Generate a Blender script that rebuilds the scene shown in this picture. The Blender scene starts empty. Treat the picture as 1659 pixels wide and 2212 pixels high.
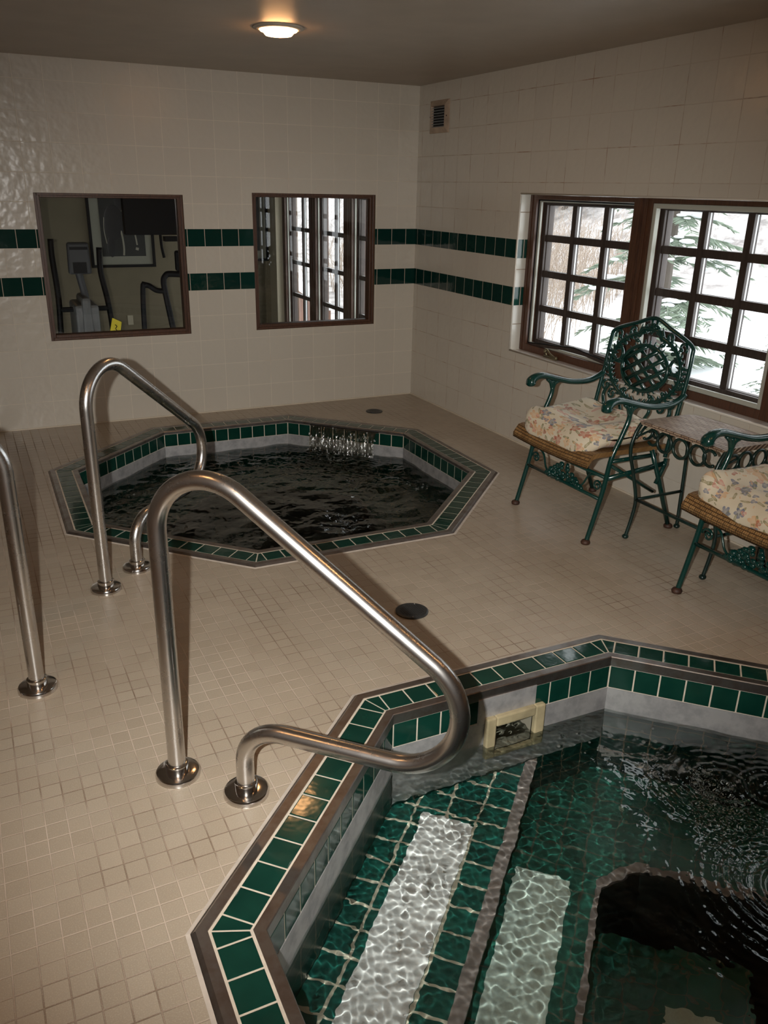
import bpy, bmesh, math, random
import numpy as np
from mathutils import Vector, Matrix, Euler

S = 0.155            # one wall tile (6 in plus joint) in metres; lengths below are in tiles
scene = bpy.context.scene
COL = scene.collection
random.seed(7)

# ------------------------------------------------------------------ camera, world, light, exposure
CAM = (-18.424598, -34.368442, 9.105255)
CROT = (1.19823061, -0.0197025, -0.45514341)
cd = bpy.data.cameras.new('camera')
cd.sensor_fit = 'HORIZONTAL'; cd.sensor_width = 36.0
cd.lens = 36.0 * 1788.2497 / 1659.0
cd.clip_start = 0.02; cd.clip_end = 200
cam = bpy.data.objects.new('camera', cd); COL.objects.link(cam)
cam.location = [c * S for c in CAM]; cam.rotation_euler = CROT
scene.camera = cam

world = bpy.data.worlds.new('overcast_sky'); scene.world = world; world.use_nodes = True
bg = world.node_tree.nodes['Background']
bg.inputs[0].default_value = (0.93, 0.97, 1.0, 1); bg.inputs[1].default_value = 4.3

CM = Euler(CROT).to_matrix()
# the photographer's flash, held beside the lens
fl = bpy.data.lights.new('camera_flash', 'SPOT')
fl.energy = 320; fl.color = (1.0, 0.975, 0.93); fl.spot_size = math.radians(82); fl.spot_blend = 1.0
fl.shadow_soft_size = 0.012
fl.cycles.is_caustics_light = True
flo = bpy.data.objects.new('camera_flash', fl); COL.objects.link(flo)
flo.location = Vector([c * S for c in CAM]) + CM @ Vector((-0.118, 0.008, 0.0)); flo.rotation_euler = CROT

vs = scene.view_settings
vs.view_transform = 'Standard'; vs.look = 'None'; vs.exposure = -0.03; vs.gamma = 1.0; vs.use_curve_mapping = False
cy = scene.cycles
cy.adaptive_threshold = 0.03; cy.max_bounces = 9; cy.diffuse_bounces = 4; cy.glossy_bounces = 5; cy.transmission_bounces = 8; cy.transparent_max_bounces = 12
cy.use_denoising = True; cy.sample_clamp_indirect = 6.0
cy.caustics_reflective = True; cy.caustics_refractive = True; cy.blur_glossy = 0.5

# ------------------------------------------------------------------ materials
def srgb(r, g, b):
    f = lambda c: (c / 255 / 12.92) if c / 255 <= 0.04045 else ((c / 255 + 0.055) / 1.055) ** 2.4
    return (f(r), f(g), f(b), 1)
class M:
    def __init__(s, name):
        s.m = bpy.data.materials.new(name); s.m.use_nodes = True; s.nt = s.m.node_tree
        s.b = s.nt.nodes['Principled BSDF']; s.out = s.nt.nodes['Material Output']
    def n(s, t, **k):
        x = s.nt.nodes.new('ShaderNode' + t)
        for a, v in k.items():
            if a in x.bl_rna.properties: setattr(x, a, v)
            else: x.inputs[a.replace('_', ' ')].default_value = v
        return x
    def l(s, a, b): s.nt.links.new(a, b)
    def set(s, **k):
        for a, v in k.items(): s.b.inputs[a.replace('_', ' ')].default_value = v
        return s
    def math(s, op, a, b=None, c=None):
        x = s.nt.nodes.new('ShaderNodeMath'); x.operation = op
        for i, v in enumerate((a, b, c)):
            if v is None: continue
            if isinstance(v, (int, float)): x.inputs[i].default_value = v
            else: s.l(v, x.inputs[i])
        return x.outputs[0]
    def mix(s, f, a, b, mode='MIX'):
        x = s.nt.nodes.new('ShaderNodeMix'); x.data_type = 'RGBA'; x.blend_type = mode
        for i, v in ((0, f), (6, a), (7, b)):
            if isinstance(v, (int, float)): x.inputs[i].default_value = v
            elif isinstance(v, tuple): x.inputs[i].default_value = v
            else: s.l(v, x.inputs[i])
        return x.outputs[2]
    def ramp(s, f, stops):
        x = s.nt.nodes.new('ShaderNodeValToRGB'); s.l(f, x.inputs[0]); e = x.color_ramp.elements
        e[0].position, e[0].color = stops[0]; e[1].position, e[1].color = stops[1]
        for p, c in stops[2:]:
            q = e.new(p); q.color = c
        return x.outputs[0]
    def tiles(s):   # world position in tile units
        g = s.n('NewGeometry'); v = s.nt.nodes.new('ShaderNodeVectorMath'); v.operation = 'SCALE'
        s.l(g.outputs['Position'], v.inputs[0]); v.inputs['Scale'].default_value = 1 / S
        return v.outputs[0]
    def obj(s, sc=1 / S):
        g = s.n('TexCoord'); v = s.nt.nodes.new('ShaderNodeVectorMath'); v.operation = 'SCALE'
        s.l(g.outputs['Object'], v.inputs[0]); v.inputs['Scale'].default_value = sc
        return v.outputs[0]
    def noise(s, vec, scale, detail=2, rough=0.5):
        x = s.n('TexNoise'); x.inputs['Scale'].default_value = scale; x.inputs['Detail'].default_value = detail
        x.inputs['Roughness'].default_value = rough
        if vec is not None: s.l(vec, x.inputs['Vector'])
        return x.outputs['Fac']
    def bump(s, h, st=0.3, d=0.01, prev=None):
        x = s.n('Bump'); x.inputs['Strength'].default_value = st; x.inputs['Distance'].default_value = d
        s.l(h, x.inputs['Height'])
        if prev is not None: s.l(prev, x.inputs['Normal'])
        s.l(x.outputs[0], s.b.inputs['Normal']); return x.outputs[0]

def plain(name, col, rough=0.5, metal=0.0, spec=0.5, coat=0.0, nscale=None, namt=0.0, bump=0.0):
    m = M(name).set(Base_Color=col, Roughness=rough, Metallic=metal, Specular_IOR_Level=spec, Coat_Weight=coat)
    if nscale:
        v = m.obj(); f = m.noise(v, nscale, 4)
        if namt:
            dk = tuple(c * (1 - namt) for c in col[:3]) + (1,); lt = tuple(min(1, c * (1 + namt)) for c in col[:3]) + (1,)
            m.l(m.ramp(f, [(0.3, dk), (0.7, lt)]), m.b.inputs['Base Color'])
        if bump: m.bump(f, bump, 0.004)
    return m.m

def grid_tile(name, axes, size, phase, joint, c1, c2, cj, rough=0.15, bump=0.5, wav=0.0, dirt=None, coat=0.0, wscale=5.0):
    m = M(name); p = m.tiles(); sx = m.n('SeparateXYZ'); m.l(p, sx.inputs[0])
    cx = m.n('CombineXYZ')
    for i in range(2):
        a = m.math('ADD', sx.outputs['xyz'.index(axes[i])], -phase[i] + 1000 * size[i])
        m.l(a, cx.inputs[i])
    b = m.n('TexBrick', offset=0.0, offset_frequency=1, squash=1.0)
    for k, v in (('Scale', 1.0), ('Mortar Size', joint), ('Mortar Smooth', 0.3), ('Bias', 0.0), ('Brick Width', size[0]), ('Row Height', size[1])):
        b.inputs[k].default_value = v
    b.inputs['Color1'].default_value = c1; b.inputs['Color2'].default_value = c2; b.inputs['Mortar'].default_value = cj
    m.l(cx.outputs[0], b.inputs['Vector'])
    col = b.outputs['Color']
    if dirt:
        f = m.noise(p, dirt[0], 3, 0.6); k = m.ramp(f, [(dirt[1], (0, 0, 0, 1)), (dirt[2], (1, 1, 1, 1))])
        kk = m.math('MULTIPLY', k, b.outputs['Fac'])
        col = m.mix(kk, col, dirt[3])
    m.l(col, m.b.inputs['Base Color'])
    inv = m.math('SUBTRACT', 1.0, b.outputs['Fac'])
    h = inv
    if wav:
        w = m.noise(p, wscale, 1.5); h = m.math('ADD', inv, m.math('MULTIPLY', w, wav))
    m.bump(h, bump, 0.006)
    r = m.math('MULTIPLY_ADD', b.outputs['Fac'], 0.6, rough); m.l(r, m.b.inputs['Roughness'])
    m.set(Coat_Weight=coat, Coat_Roughness=0.05)
    return m, col, p, b

WT1, WT2, WJ = (0.555, 0.51, 0.435, 1), (0.575, 0.53, 0.45, 1), (0.66, 0.60, 0.50, 1)
WJR = (0.52, 0.46, 0.38, 1)
ZA, ZB2B, ZB2T, ZB1B, ZB1T, ZL1, ZC = 1.0403, 5.0974, 5.7654, 6.8009, 7.4594, 12.4033, 13.1466
def wall_mats(ax, ph_up, ph_lo, ph_band, WJ=WJ):
    wv = 1.6 if ax == 'x' else 0.8
    stain = (1.1, 0.50, 0.68, (0.33, 0.20, 0.13, 1)) if ax == 'y' else (0.8, 0.58, 0.8, (0.50, 0.42, 0.33, 1))
    up = grid_tile('wall_tile_upper_' + ax, ax + 'z', (1, 1), (ph_up, ZL1), 0.014, WT1, WT2, WJ, 0.27, 0.38, wv, stain, wscale=3.2)[0].m
    mid = grid_tile('wall_tile_middle_' + ax, ax + 'z', (1, 1.0355), (ph_lo, ZB2T), 0.014, WT1, WT2, WJ, 0.27, 0.38, wv, None, wscale=3.2)[0].m
    lo = grid_tile('wall_tile_lower_' + ax, ax + 'z', (1, 1.014), (ph_lo, ZA), 0.014, WT1, WT2, WJ, 0.27, 0.38, wv, stain, wscale=3.2)[0].m
    gb = grid_tile('wall_tile_green_' + ax, ax + 'z', (0.6955, 3), (ph_band, -1.0), 0.014, (0.003, 0.026, 0.021, 1), (0.004, 0.034, 0.026, 1), (0.50, 0.40, 0.32, 1), 0.08, 0.3, 0.6, None, wscale=3)[0].m
    return [up, gb, mid, lo]
MAT_BACK = wall_mats('x', -0.942, -0.942, -0.4876)
MAT_RIGHT = wall_mats('y', -0.3515, -0.3504, -0.2063, WJR)

fm, fcol, fp, fb = grid_tile('floor_mosaic', 'xy', (0.3105, 0.3176), (-18.804, -20.383), 0.012,
    (0.375, 0.316, 0.240, 1), (0.42, 0.358, 0.276, 1), (0.54, 0.45, 0.36, 1), 0.36, 0.6, 0.05,
    (0.5, 0.40, 0.64, (0.20, 0.14, 0.095, 1)), wscale=40)
sp = fm.noise(fp, 55, 2, 0.7); big = fm.noise(fp, 0.35, 2)
c2 = fm.mix(fm.math('MULTIPLY', fm.ramp(sp, [(0.5, (0, 0, 0, 1)), (0.72, (1, 1, 1, 1))]), 0.35), fcol, (0.66, 0.60, 0.48, 1))
c2 = fm.mix(fm.math('MULTIPLY', fm.ramp(big, [(0.35, (0, 0, 0, 1)), (0.75, (1, 1, 1, 1))]), 0.25), c2, (0.33, 0.255, 0.18, 1))
fm.l(c2, fm.b.inputs['Base Color'])
FLOOR = fm.m

CEIL = plain('ceiling_paint', (0.43, 0.36, 0.285, 1), 0.42, nscale=0.8, namt=0.06, bump=0.05)
def steel(name, col, rough, vary=0.18, tarnish=None):
    m = M(name).set(Base_Color=col, Metallic=1.0, Roughness=rough)
    v = m.obj(); f = m.noise(v, 3.0, 5, 0.6); f2 = m.noise(v, 18, 3)
    r = m.math('MULTIPLY_ADD', f, vary, rough - vary / 2); m.l(r, m.b.inputs['Roughness'])
    if tarnish: m.l(m.mix(m.ramp(f, [(0.42, (0, 0, 0, 1)), (0.66, (1, 1, 1, 1))]), col, tarnish), m.b.inputs['Base Color'])
    if vary > 0.1: m.bump(f2, 0.02, 0.001)
    return m.m
STEEL = steel('brushed_stainless_tube', (0.60, 0.58, 0.555, 1), 0.27, 0.06)
POLISH = steel('polished_stainless', (0.62, 0.59, 0.56, 1), 0.14)
TRIM = steel('tarnished_stainless_trim', (0.33, 0.31, 0.295, 1), 0.36, tarnish=(0.25, 0.205, 0.18, 1))
TRIM.node_tree.nodes['Principled BSDF'].inputs['Metallic'].default_value = 0.95
BASIN = steel('dull_stainless_basin', (0.52, 0.52, 0.52, 1), 0.5, tarnish=(0.36, 0.36, 0.37, 1))
BASIN.node_tree.nodes['Principled BSDF'].inputs['Metallic'].default_value = 0.55
GROUT = plain('cream_grout', (0.60, 0.53, 0.43, 1), 0.8, nscale=6, namt=0.1)
CAULK = plain('white_caulk', (0.55, 0.49, 0.42, 1), 0.7, nscale=5, namt=0.12)
def green_glaze():
    m = M('dark_green_glaze').set(Roughness=0.10, Coat_Weight=0.0, Coat_Roughness=0.03)
    v = m.obj(); f = m.noise(v, 2.0, 3); m.l(m.ramp(f, [(0.3, (0.003, 0.030, 0.021, 1)), (0.7, (0.006, 0.044, 0.030, 1))]), m.b.inputs['Base Color'])
    m.bump(m.noise(v, 3.5, 2), 0.12, 0.004); return m.m
GREEN = green_glaze()
def under_tile(name, axes, size, phase, c1, c2, cj, j=0.022):
    return grid_tile(name, axes, size, phase, j, c1, c2, cj, 0.3, 0.3, 0.0)[0].m
DARKPOOL = plain('dark_pool_lining', (0.012, 0.020, 0.018, 1), 0.35, nscale=1, namt=0.3)
STRIP = plain('white_tread_strip', (0.93, 0.94, 0.93, 1), 0.5, nscale=30, namt=0.06)

def water_mat():
    m = M('clear_pool_water'); g = m.n('BsdfGlass'); g.inputs['IOR'].default_value = 1.333; g.inputs['Roughness'].default_value = 0.0
    g.inputs['Color'].default_value = (0.965, 1.0, 0.985, 1); m.l(g.outputs[0], m.out.inputs['Surface']); return m.m
WATER = water_mat()
def thin_glass(name, refl=1.0, tint=(0.97, 0.98, 0.97, 1)):
    m = M(name); t = m.n('BsdfTransparent'); t.inputs[0].default_value = tint; g = m.n('BsdfGlossy'); g.inputs['Roughness'].default_value = 0.01
    f = m.n('LayerWeight'); f.inputs['Blend'].default_value = 0.5; x = m.n('MixShader')
    m.l(m.math('MULTIPLY_ADD', m.math('POWER', f.outputs['Facing'], 5.0), 0.94 * refl, 0.06 * refl), x.inputs[0]); m.l(t.outputs[0], x.inputs[1]); m.l(g.outputs[0], x.inputs[2])
    m.l(x.outputs[0], m.out.inputs['Surface']); return m.m
PANE = thin_glass('window_glass')
def wood(name, a, b, rough=0.4):
    m = M(name).set(Roughness=rough); v = m.obj(); mp = m.n('Mapping'); m.l(v, mp.inputs[0]); mp.inputs['Scale'].default_value = (6, 6, 0.6)
    f = m.noise(mp.outputs[0], 3, 4, 0.6); m.l(m.ramp(f, [(0.3, a), (0.7, b)]), m.b.inputs['Base Color']); m.bump(f, 0.1, 0.002); return m.m
WOOD = wood('red_brown_stained_wood', (0.050, 0.021, 0.010, 1), (0.105, 0.044, 0.022, 1))
DWOOD = wood('dark_sash_wood', (0.028, 0.018, 0.014, 1), (0.06, 0.042, 0.034, 1), 0.5)
ALU = plain('pale_grey_aluminium', (0.42, 0.42, 0.36, 1), 0.45, 0.0)
SPACER = plain('bright_spacer_bar', (0.72, 0.74, 0.74, 1), 0.4)
BLACK = plain('black_rubber', (0.004, 0.004, 0.004, 1), 0.5, spec=0.2)
BRASS = plain('antique_brass', (0.20, 0.17, 0.10, 1), 0.35, 0.7)
def green_iron():
    m = M('green_painted_iron').set(Roughness=0.22, Coat_Weight=0.3, Coat_Roughness=0.1)
    v = m.obj(); f = m.noise(v, 2.3, 5, 0.7)
    m.l(m.ramp(f, [(0.0, (0.002, 0.028, 0.022, 1)), (0.60, (0.003, 0.036, 0.029, 1)), (0.70, (0.004, 0.034, 0.027, 1)), (0.76, (0.035, 0.016, 0.008, 1))]), m.b.inputs['Base Color'])
    m.bump(m.noise(v, 14, 3), 0.12, 0.002); return m.m
IRON = green_iron()
RUST = plain('rusty_iron_foot', (0.045, 0.018, 0.010, 1), 0.6, nscale=6, namt=0.4)
def wicker(name, a, b, j, bw=0.17, bh=0.055, ms=0.008):
    m = M(name).set(Roughness=0.45); uv = m.n('UVMap'); br = m.n('TexBrick', offset=0.5, offset_frequency=2)
    for k, v in (('Scale', 1.0), ('Mortar Size', ms), ('Mortar Smooth', 0.8), ('Bias', 0.0), ('Brick Width', bw), ('Row Height', bh)): br.inputs[k].default_value = v
    br.inputs['Color1'].default_value = a; br.inputs['Color2'].default_value = b; br.inputs['Mortar'].default_value = j
    m.l(uv.outputs[0], br.inputs['Vector']); m.l(br.outputs['Color'], m.b.inputs['Base Color'])
    wv = m.n('TexWave'); wv.inputs['Scale'].default_value = 6.0; m.l(uv.outputs[0], wv.inputs['Vector'])
    h = m.math('ADD', m.math('MULTIPLY', wv.outputs['Fac'], 0.3), m.math('SUBTRACT', 1.0, br.outputs['Fac'])); m.bump(h, 0.9, 0.004); return m.m
WICKER = wicker('honey_wicker', (0.20, 0.105, 0.035, 1), (0.30, 0.17, 0.065, 1), (0.06, 0.03, 0.01, 1))
WICKER2 = wicker('grey_tan_wicker', (0.26, 0.17, 0.11, 1), (0.44, 0.33, 0.24, 1), (0.08, 0.045, 0.03, 1), 0.26, 0.085, 0.014)

def floral(name, seed, warm):
    m = M(name).set(Roughness=0.85); m.b.inputs['Sheen Weight'].default_value = 0.1
    uv = m.n('UVMap'); base = m.noise(uv.outputs[0], 0.8, 2)
    col = m.ramp(base, [(0.3, (0.58, 0.50, 0.36, 1)), (0.7, (0.68, 0.62, 0.48, 1))])
    def layer(col, scale, off, R, petals, keep, colors, stretch=1.0, k=0.45):
        mp = m.n('Mapping'); m.l(uv.outputs[0], mp.inputs[0]); mp.inputs['Location'].default_value = (off + seed, off * 1.7 + seed * .6, 0)
        mp.inputs['Scale'].default_value = (scale, scale, 1)
        ns = m.n('TexNoise'); ns.inputs['Scale'].default_value = 3.0; m.l(mp.outputs[0], ns.inputs['Vector'])
        vo = m.n('TexVoronoi', voronoi_dimensions='2D'); vo.inputs['Scale'].default_value = 1.0; m.l(mp.outputs[0], vo.inputs['Vector'])
        sb = m.nt.nodes.new('ShaderNodeVectorMath'); sb.operation = 'SUBTRACT'; m.l(mp.outputs[0], sb.inputs[0]); m.l(vo.outputs['Position'], sb.inputs[1])
        sc = m.n('SeparateColor'); m.l(vo.outputs['Color'], sc.inputs[0])
        rt = m.n('VectorRotate', rotation_type='Z_AXIS'); m.l(sb.outputs[0], rt.inputs['Vector']); m.l(m.math('MULTIPLY', sc.outputs[0], 6.28), rt.inputs['Angle'])
        x = m.n('SeparateXYZ'); m.l(rt.outputs[0], x.inputs[0])
        yy = m.math('MULTIPLY', x.outputs[1], stretch)
        r = m.math('SQRT', m.math('ADD', m.math('MULTIPLY', x.outputs[0], x.outputs[0]), m.math('MULTIPLY', yy, yy)))
        th = m.math('ARCTAN2', yy, x.outputs[0])
        pet = m.math('ABSOLUTE', m.math('COSINE', m.math('MULTIPLY', th, petals / 2)))
        lim = m.math('MULTIPLY', m.math('MULTIPLY_ADD', pet, k, 1 - k), R)
        lim = m.math('MULTIPLY', lim, m.math('MULTIPLY_ADD', ns.outputs['Fac'], 0.9, 0.55))
        inside = m.math('LESS_THAN', r, lim); kp = m.math('LESS_THAN', sc.outputs[1], keep)
        f = m.math('MULTIPLY', inside, kp)
        tone = m.math('MULTIPLY_ADD', m.math('DIVIDE', r, R), 0.5, 0.35)
        pick = m.n('ValToRGB'); pick.color_ramp.interpolation = 'CONSTANT'; m.l(sc.outputs[2], pick.inputs[0]); e = pick.color_ramp.elements
        e[0].position = 0; e[0].color = colors[0]; e[1].position = 1 / len(colors); e[1].color = colors[1 % len(colors)]
        for i in range(2, len(colors)):
            q = e.new(i / len(colors)); q.color = colors[i]
        return m.mix(m.math('MULTIPLY', f, m.math('MINIMUM', tone, 0.9)), col, pick.outputs[0])
    olive = (0.15, 0.14, 0.035, 1); blue = (0.10, 0.13, 0.22, 1); red = (0.38, 0.085, 0.045, 1); peach = (0.62, 0.36, 0.18, 1); pink = (0.55, 0.24, 0.19, 1)
    col = layer(col, 2.6, 0.3, 0.44, 2, 0.75, [olive, (0.22, 0.19, 0.07, 1)], 2.5, 0.3)
    col = layer(col, 1.9, 3.1, 0.40, 5, 0.55, [blue, peach, red if warm else blue, peach])
    col = layer(col, 3.2, 7.7, 0.34, 3, 0.42, [red, pink, blue])
    col = layer(col, 5.0, 9.3, 0.30, 2, 0.30, [pink, olive, peach], 1.6)
    m.l(col, m.b.inputs['Base Color'])
    wv = m.noise(uv.outputs[0], 60, 1); m.bump(wv, 0.08, 0.001); return m.m
FLORAL_A = floral('floral_cushion_cloth_rose', 0.0, True)
FLORAL_B = floral('floral_cushion_cloth_blue', 5.3, False)

# ------------------------------------------------------------------ mesh helpers
class G:
    """collects vertices (tile units), faces, material slots and uvs"""
    def __init__(s): s.v = []; s.f = []; s.mi = []; s.uv = {}
    def add(s, vs, fs, mi=0, uv=None):
        o = len(s.v); s.v += [tuple(map(float, p)) for p in vs]
        for k, f in enumerate(fs):
            s.f.append(tuple(i + o for i in f)); s.mi.append(mi)
            if uv is not None: s.uv[len(s.f) - 1] = [uv[i] for i in f]
        return s
    def box(s, x0, x1, y0, y1, z0, z1, mi=0):
        v = [(x, y, z) for z in (z0, z1) for y in (y0, y1) for x in (x0, x1)]
        return s.add(v, [(0, 2, 3, 1), (4, 5, 7, 6), (0, 1, 5, 4), (2, 6, 7, 3), (0, 4, 6, 2), (1, 3, 7, 5)], mi)
    def quad(s, a, b, c, d, mi=0): return s.add([a, b, c, d], [(0, 1, 2, 3)], mi)
    def tube(s, path, r, n=10, flat=None, mi=0, closed=False):
        P = [Vector(p) for p in path]; N = len(P)
        R = r if isinstance(r, (list, tuple)) else [r] * N
        T = []
        for i in range(N):
            a = P[(i - 1) % N] if closed or i > 0 else P[i]; b = P[(i + 1) % N] if closed or i < N - 1 else P[i]
            t = b - a; T.append(t.normalized() if t.length > 1e-9 else Vector((0, 0, 1)))
        ref = Vector(flat[0]) if flat else (Vector((0, 0, 1)) if abs(T[0].z) < 0.9 else Vector((1, 0, 0)))
        u = (ref - T[0] * ref.dot(T[0])).normalized(); vs = []
        for i in range(N):
            if flat: u = (ref - T[i] * ref.dot(T[i])); u = u.normalized() if u.length > 1e-6 else Vector((0, 0, 1))
            else: u = (u - T[i] * u.dot(T[i])).normalized()
            w = T[i].cross(u); k = flat[1] if flat else 1.0
            for j in range(n):
                a = 2 * math.pi * j / n; vs.append(P[i] + u * (R[i] * k * math.cos(a)) + w * (R[i] * math.sin(a)))
        fs = []
        for i in range(N if closed else N - 1):
            for j in range(n):
                fs.append((i * n + j, i * n + (j + 1) % n, ((i + 1) % N) * n + (j + 1) % n, ((i + 1) % N) * n + j))
        if not closed:
            fs.append(tuple(range(n - 1, -1, -1))); fs.append(tuple((N - 1) * n + j for j in range(n)))
        return s.add([tuple(v) for v in vs], fs, mi)
    def lathe(s, prof, c=(0, 0, 0), n=32, mi=0, axis='z'):
        vs = []; fs = []
        for r, z in prof:
            for j in range(n):
                a = 2 * math.pi * j / n; p = (r * math.cos(a), r * math.sin(a), z)
                if axis == 'x': p = (p[2], p[0], p[1])
                if axis == 'y': p = (p[0], p[2], p[1])
                vs.append((p[0] + c[0], p[1] + c[1], p[2] + c[2]))
        for i in range(len(prof) - 1):
            for j in range(n): fs.append((i * n + j, i * n + (j + 1) % n, (i + 1) * n + (j + 1) % n, (i + 1) * n + j))
        if prof[0][0] > 1e-6: fs.append(tuple(range(n - 1, -1, -1)))
        if prof[-1][0] > 1e-6: fs.append(tuple((len(prof) - 1) * n + j for j in range(n)))
        return s.add(vs, fs, mi)
    def ball(s, c, r, n=10, m=7, sc=(1, 1, 1), mi=0):
        pr = [(math.sin(math.pi * i / m) * r, -math.cos(math.pi * i / m) * r) for i in range(m + 1)]
        g = G().lathe(pr, (0, 0, 0), n); return s.add([(p[0] * sc[0] + c[0], p[1] * sc[1] + c[1], p[2] * sc[2] + c[2]) for p in g.v], g.f, mi)

def mk(name, g, mats, parent=None, smooth=None, bevel=0, loc=None, sub=0, auto=None):
    """link g as one mesh object; vertices are relative to parent (or loc) in tile units"""
    me = bpy.data.meshes.new(name)
    L = loc or (0, 0, 0)
    me.from_pydata([(p[0] * S, p[1] * S, p[2] * S) for p in g.v], [], g.f)
    if not isinstance(mats, (list, tuple)): mats = [mats]
    for m in mats: me.materials.append(m)
    if len(mats) > 1: me.polygons.foreach_set('material_index', g.mi)
    if g.uv:
        uvl = me.uv_layers.new(name='UVMap')
        for fi, uvs in g.uv.items():
            for li, uv in zip(me.polygons[fi].loop_indices, uvs): uvl.data[li].uv = uv
    if smooth: me.polygons.foreach_set('use_smooth', [True] * len(me.polygons))
    me.update()
    bm = bmesh.new(); bm.from_mesh(me)
    if smooth and auto is not None:
        for e in bm.edges:
            if len(e.link_faces) == 2 and e.calc_face_angle(0) > auto: e.smooth = False
    if smooth != 'raw': bmesh.ops.recalc_face_normals(bm, faces=bm.faces)
    bm.to_mesh(me); bm.free()
    o = bpy.data.objects.new(name, me); COL.objects.link(o)
    o.location = [c * S for c in L]
    if parent: o.parent = parent
    if bevel:
        b = o.modifiers.new('bevel', 'BEVEL'); b.width = bevel * S; b.segments = 2; b.limit_method = 'ANGLE'; b.angle_limit = 0.6
    if sub:
        b = o.modifiers.new('sub', 'SUBSURF'); b.levels = sub; b.render_levels = sub
    return o
def mk_each(name, g, mats, parent=None, **k):
    """one object for every separate piece of g"""
    par = list(range(len(g.v)))
    def find(a):
        while par[a] != a: par[a] = par[par[a]]; a = par[a]
        return a
    for f in g.f:
        for i in f[1:]: par[find(i)] = find(f[0])
    isl = {}
    for fi, f in enumerate(g.f): isl.setdefault(find(f[0]), []).append(fi)
    for fs in isl.values():
        q = G(); mp = {}
        for fi in fs:
            for i in g.f[fi]:
                if i not in mp: mp[i] = len(q.v); q.v.append(g.v[i])
            q.f.append(tuple(mp[i] for i in g.f[fi])); q.mi.append(g.mi[fi])
        mk(name, q, mats, parent, **k)
def empty(name, loc=(0, 0, 0), rz=0.0, parent=None):
    o = bpy.data.objects.new(name, None); COL.objects.link(o); o.location = [c * S for c in loc]; o.rotation_euler = (0, 0, rz)
    o.empty_display_size = 0.05
    if parent: o.parent = parent
    return o
def tag(o, label=None, cat=None, group=None, kind=None):
    if label: o['label'] = label
    if cat: o['category'] = cat
    if group: o['group'] = group
    if kind: o['kind'] = kind
    return o
def struct(o, label=None):
    o['kind'] = 'structure'
    if label: o['label'] = label
    return o
def caust(o, caster=False, receiver=False):
    if caster: o.cycles.is_caustics_caster = True
    if receiver: o.cycles.is_caustics_receiver = True
    return o
def copy_tree(o, parent=None):
    c = o.copy(); COL.objects.link(c); c.parent = parent
    for ch in list(o.children): copy_tree(ch, c)
    return c
def smoothpath(pts, n=6):
    P = [Vector(p) for p in pts]; out = []
    for i in range(len(P) - 1):
        a = P[max(i - 1, 0)]; b = P[i]; c = P[i + 1]; d = P[min(i + 2, len(P) - 1)]
        for k in range(n):
            t = k / n; out.append(0.5 * ((2 * b) + (c - a) * t + (2 * a - 5 * b + 4 * c - d) * t * t + (3 * b - a - 3 * c + d) * t ** 3))
    out.append(P[-1]); return out

# ------------------------------------------------------------------ room shell
XL, YF = -27.0, -41.0          # left wall, wall behind the camera
WT = 0.9                       # wall thickness
# spas
SPAS = {'far': dict(c=(-9.777, -8.743), w=-0.958, tt=-0.043, tb=-0.542), 'near': dict(c=(-9.981, -29.127), w=-1.21, tt=-0.151, tb=-0.684)}
ROT = -0.0125; RO, RGO, RGI, RI, ZR = 7.0, 6.823, 6.318, 6.13, 0.06
def octv(c, r, z, rot=ROT):
    R = r / math.cos(math.pi / 8)
    return [(c[0] + R * math.cos(math.radians(22.5 + 45 * k) + rot), c[1] + R * math.sin(math.radians(22.5 + 45 * k) + rot), z) for k in range(8)]

def holed_floor(name, x0, x1, y0, y1, z, holes, mat):
    bm = bmesh.new(); edges = []
    for loop in [[(x0, y0, z), (x1, y0, z), (x1, y1, z), (x0, y1, z)]] + holes:
        vs = [bm.verts.new((p[0] * S, p[1] * S, p[2] * S)) for p in loop]
        edges += [bm.edges.new((vs[i], vs[(i + 1) % len(vs)])) for i in range(len(vs))]
    bmesh.ops.triangle_fill(bm, use_beauty=True, edges=edges)
    bmesh.ops.recalc_face_normals(bm, faces=bm.faces)
    if bm.faces[:] and bm.faces[0].normal.z < 0: bmesh.ops.reverse_faces(bm, faces=bm.faces)
    me = bpy.data.meshes.new(name); bm.to_mesh(me); bm.free(); me.materials.append(mat)
    o = bpy.data.objects.new(name, me); COL.objects.link(o); return o
drains = [((-10.21, -19.46), 0.38), ((-3.10, -2.49), 0.36)]
fl_o = holed_floor('floor', XL, 0, YF, 0, 0, [octv(s['c'], 6.9, 0) for s in SPAS.values()], FLOOR)
struct(fl_o, 'beige mosaic tile floor around the two spas'); caust(fl_o, receiver=False)
struct(mk('ceiling', G().box(XL, 0.0, YF, 0.0, ZC, ZC + 0.5), CEIL), 'smooth brown painted ceiling')

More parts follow.
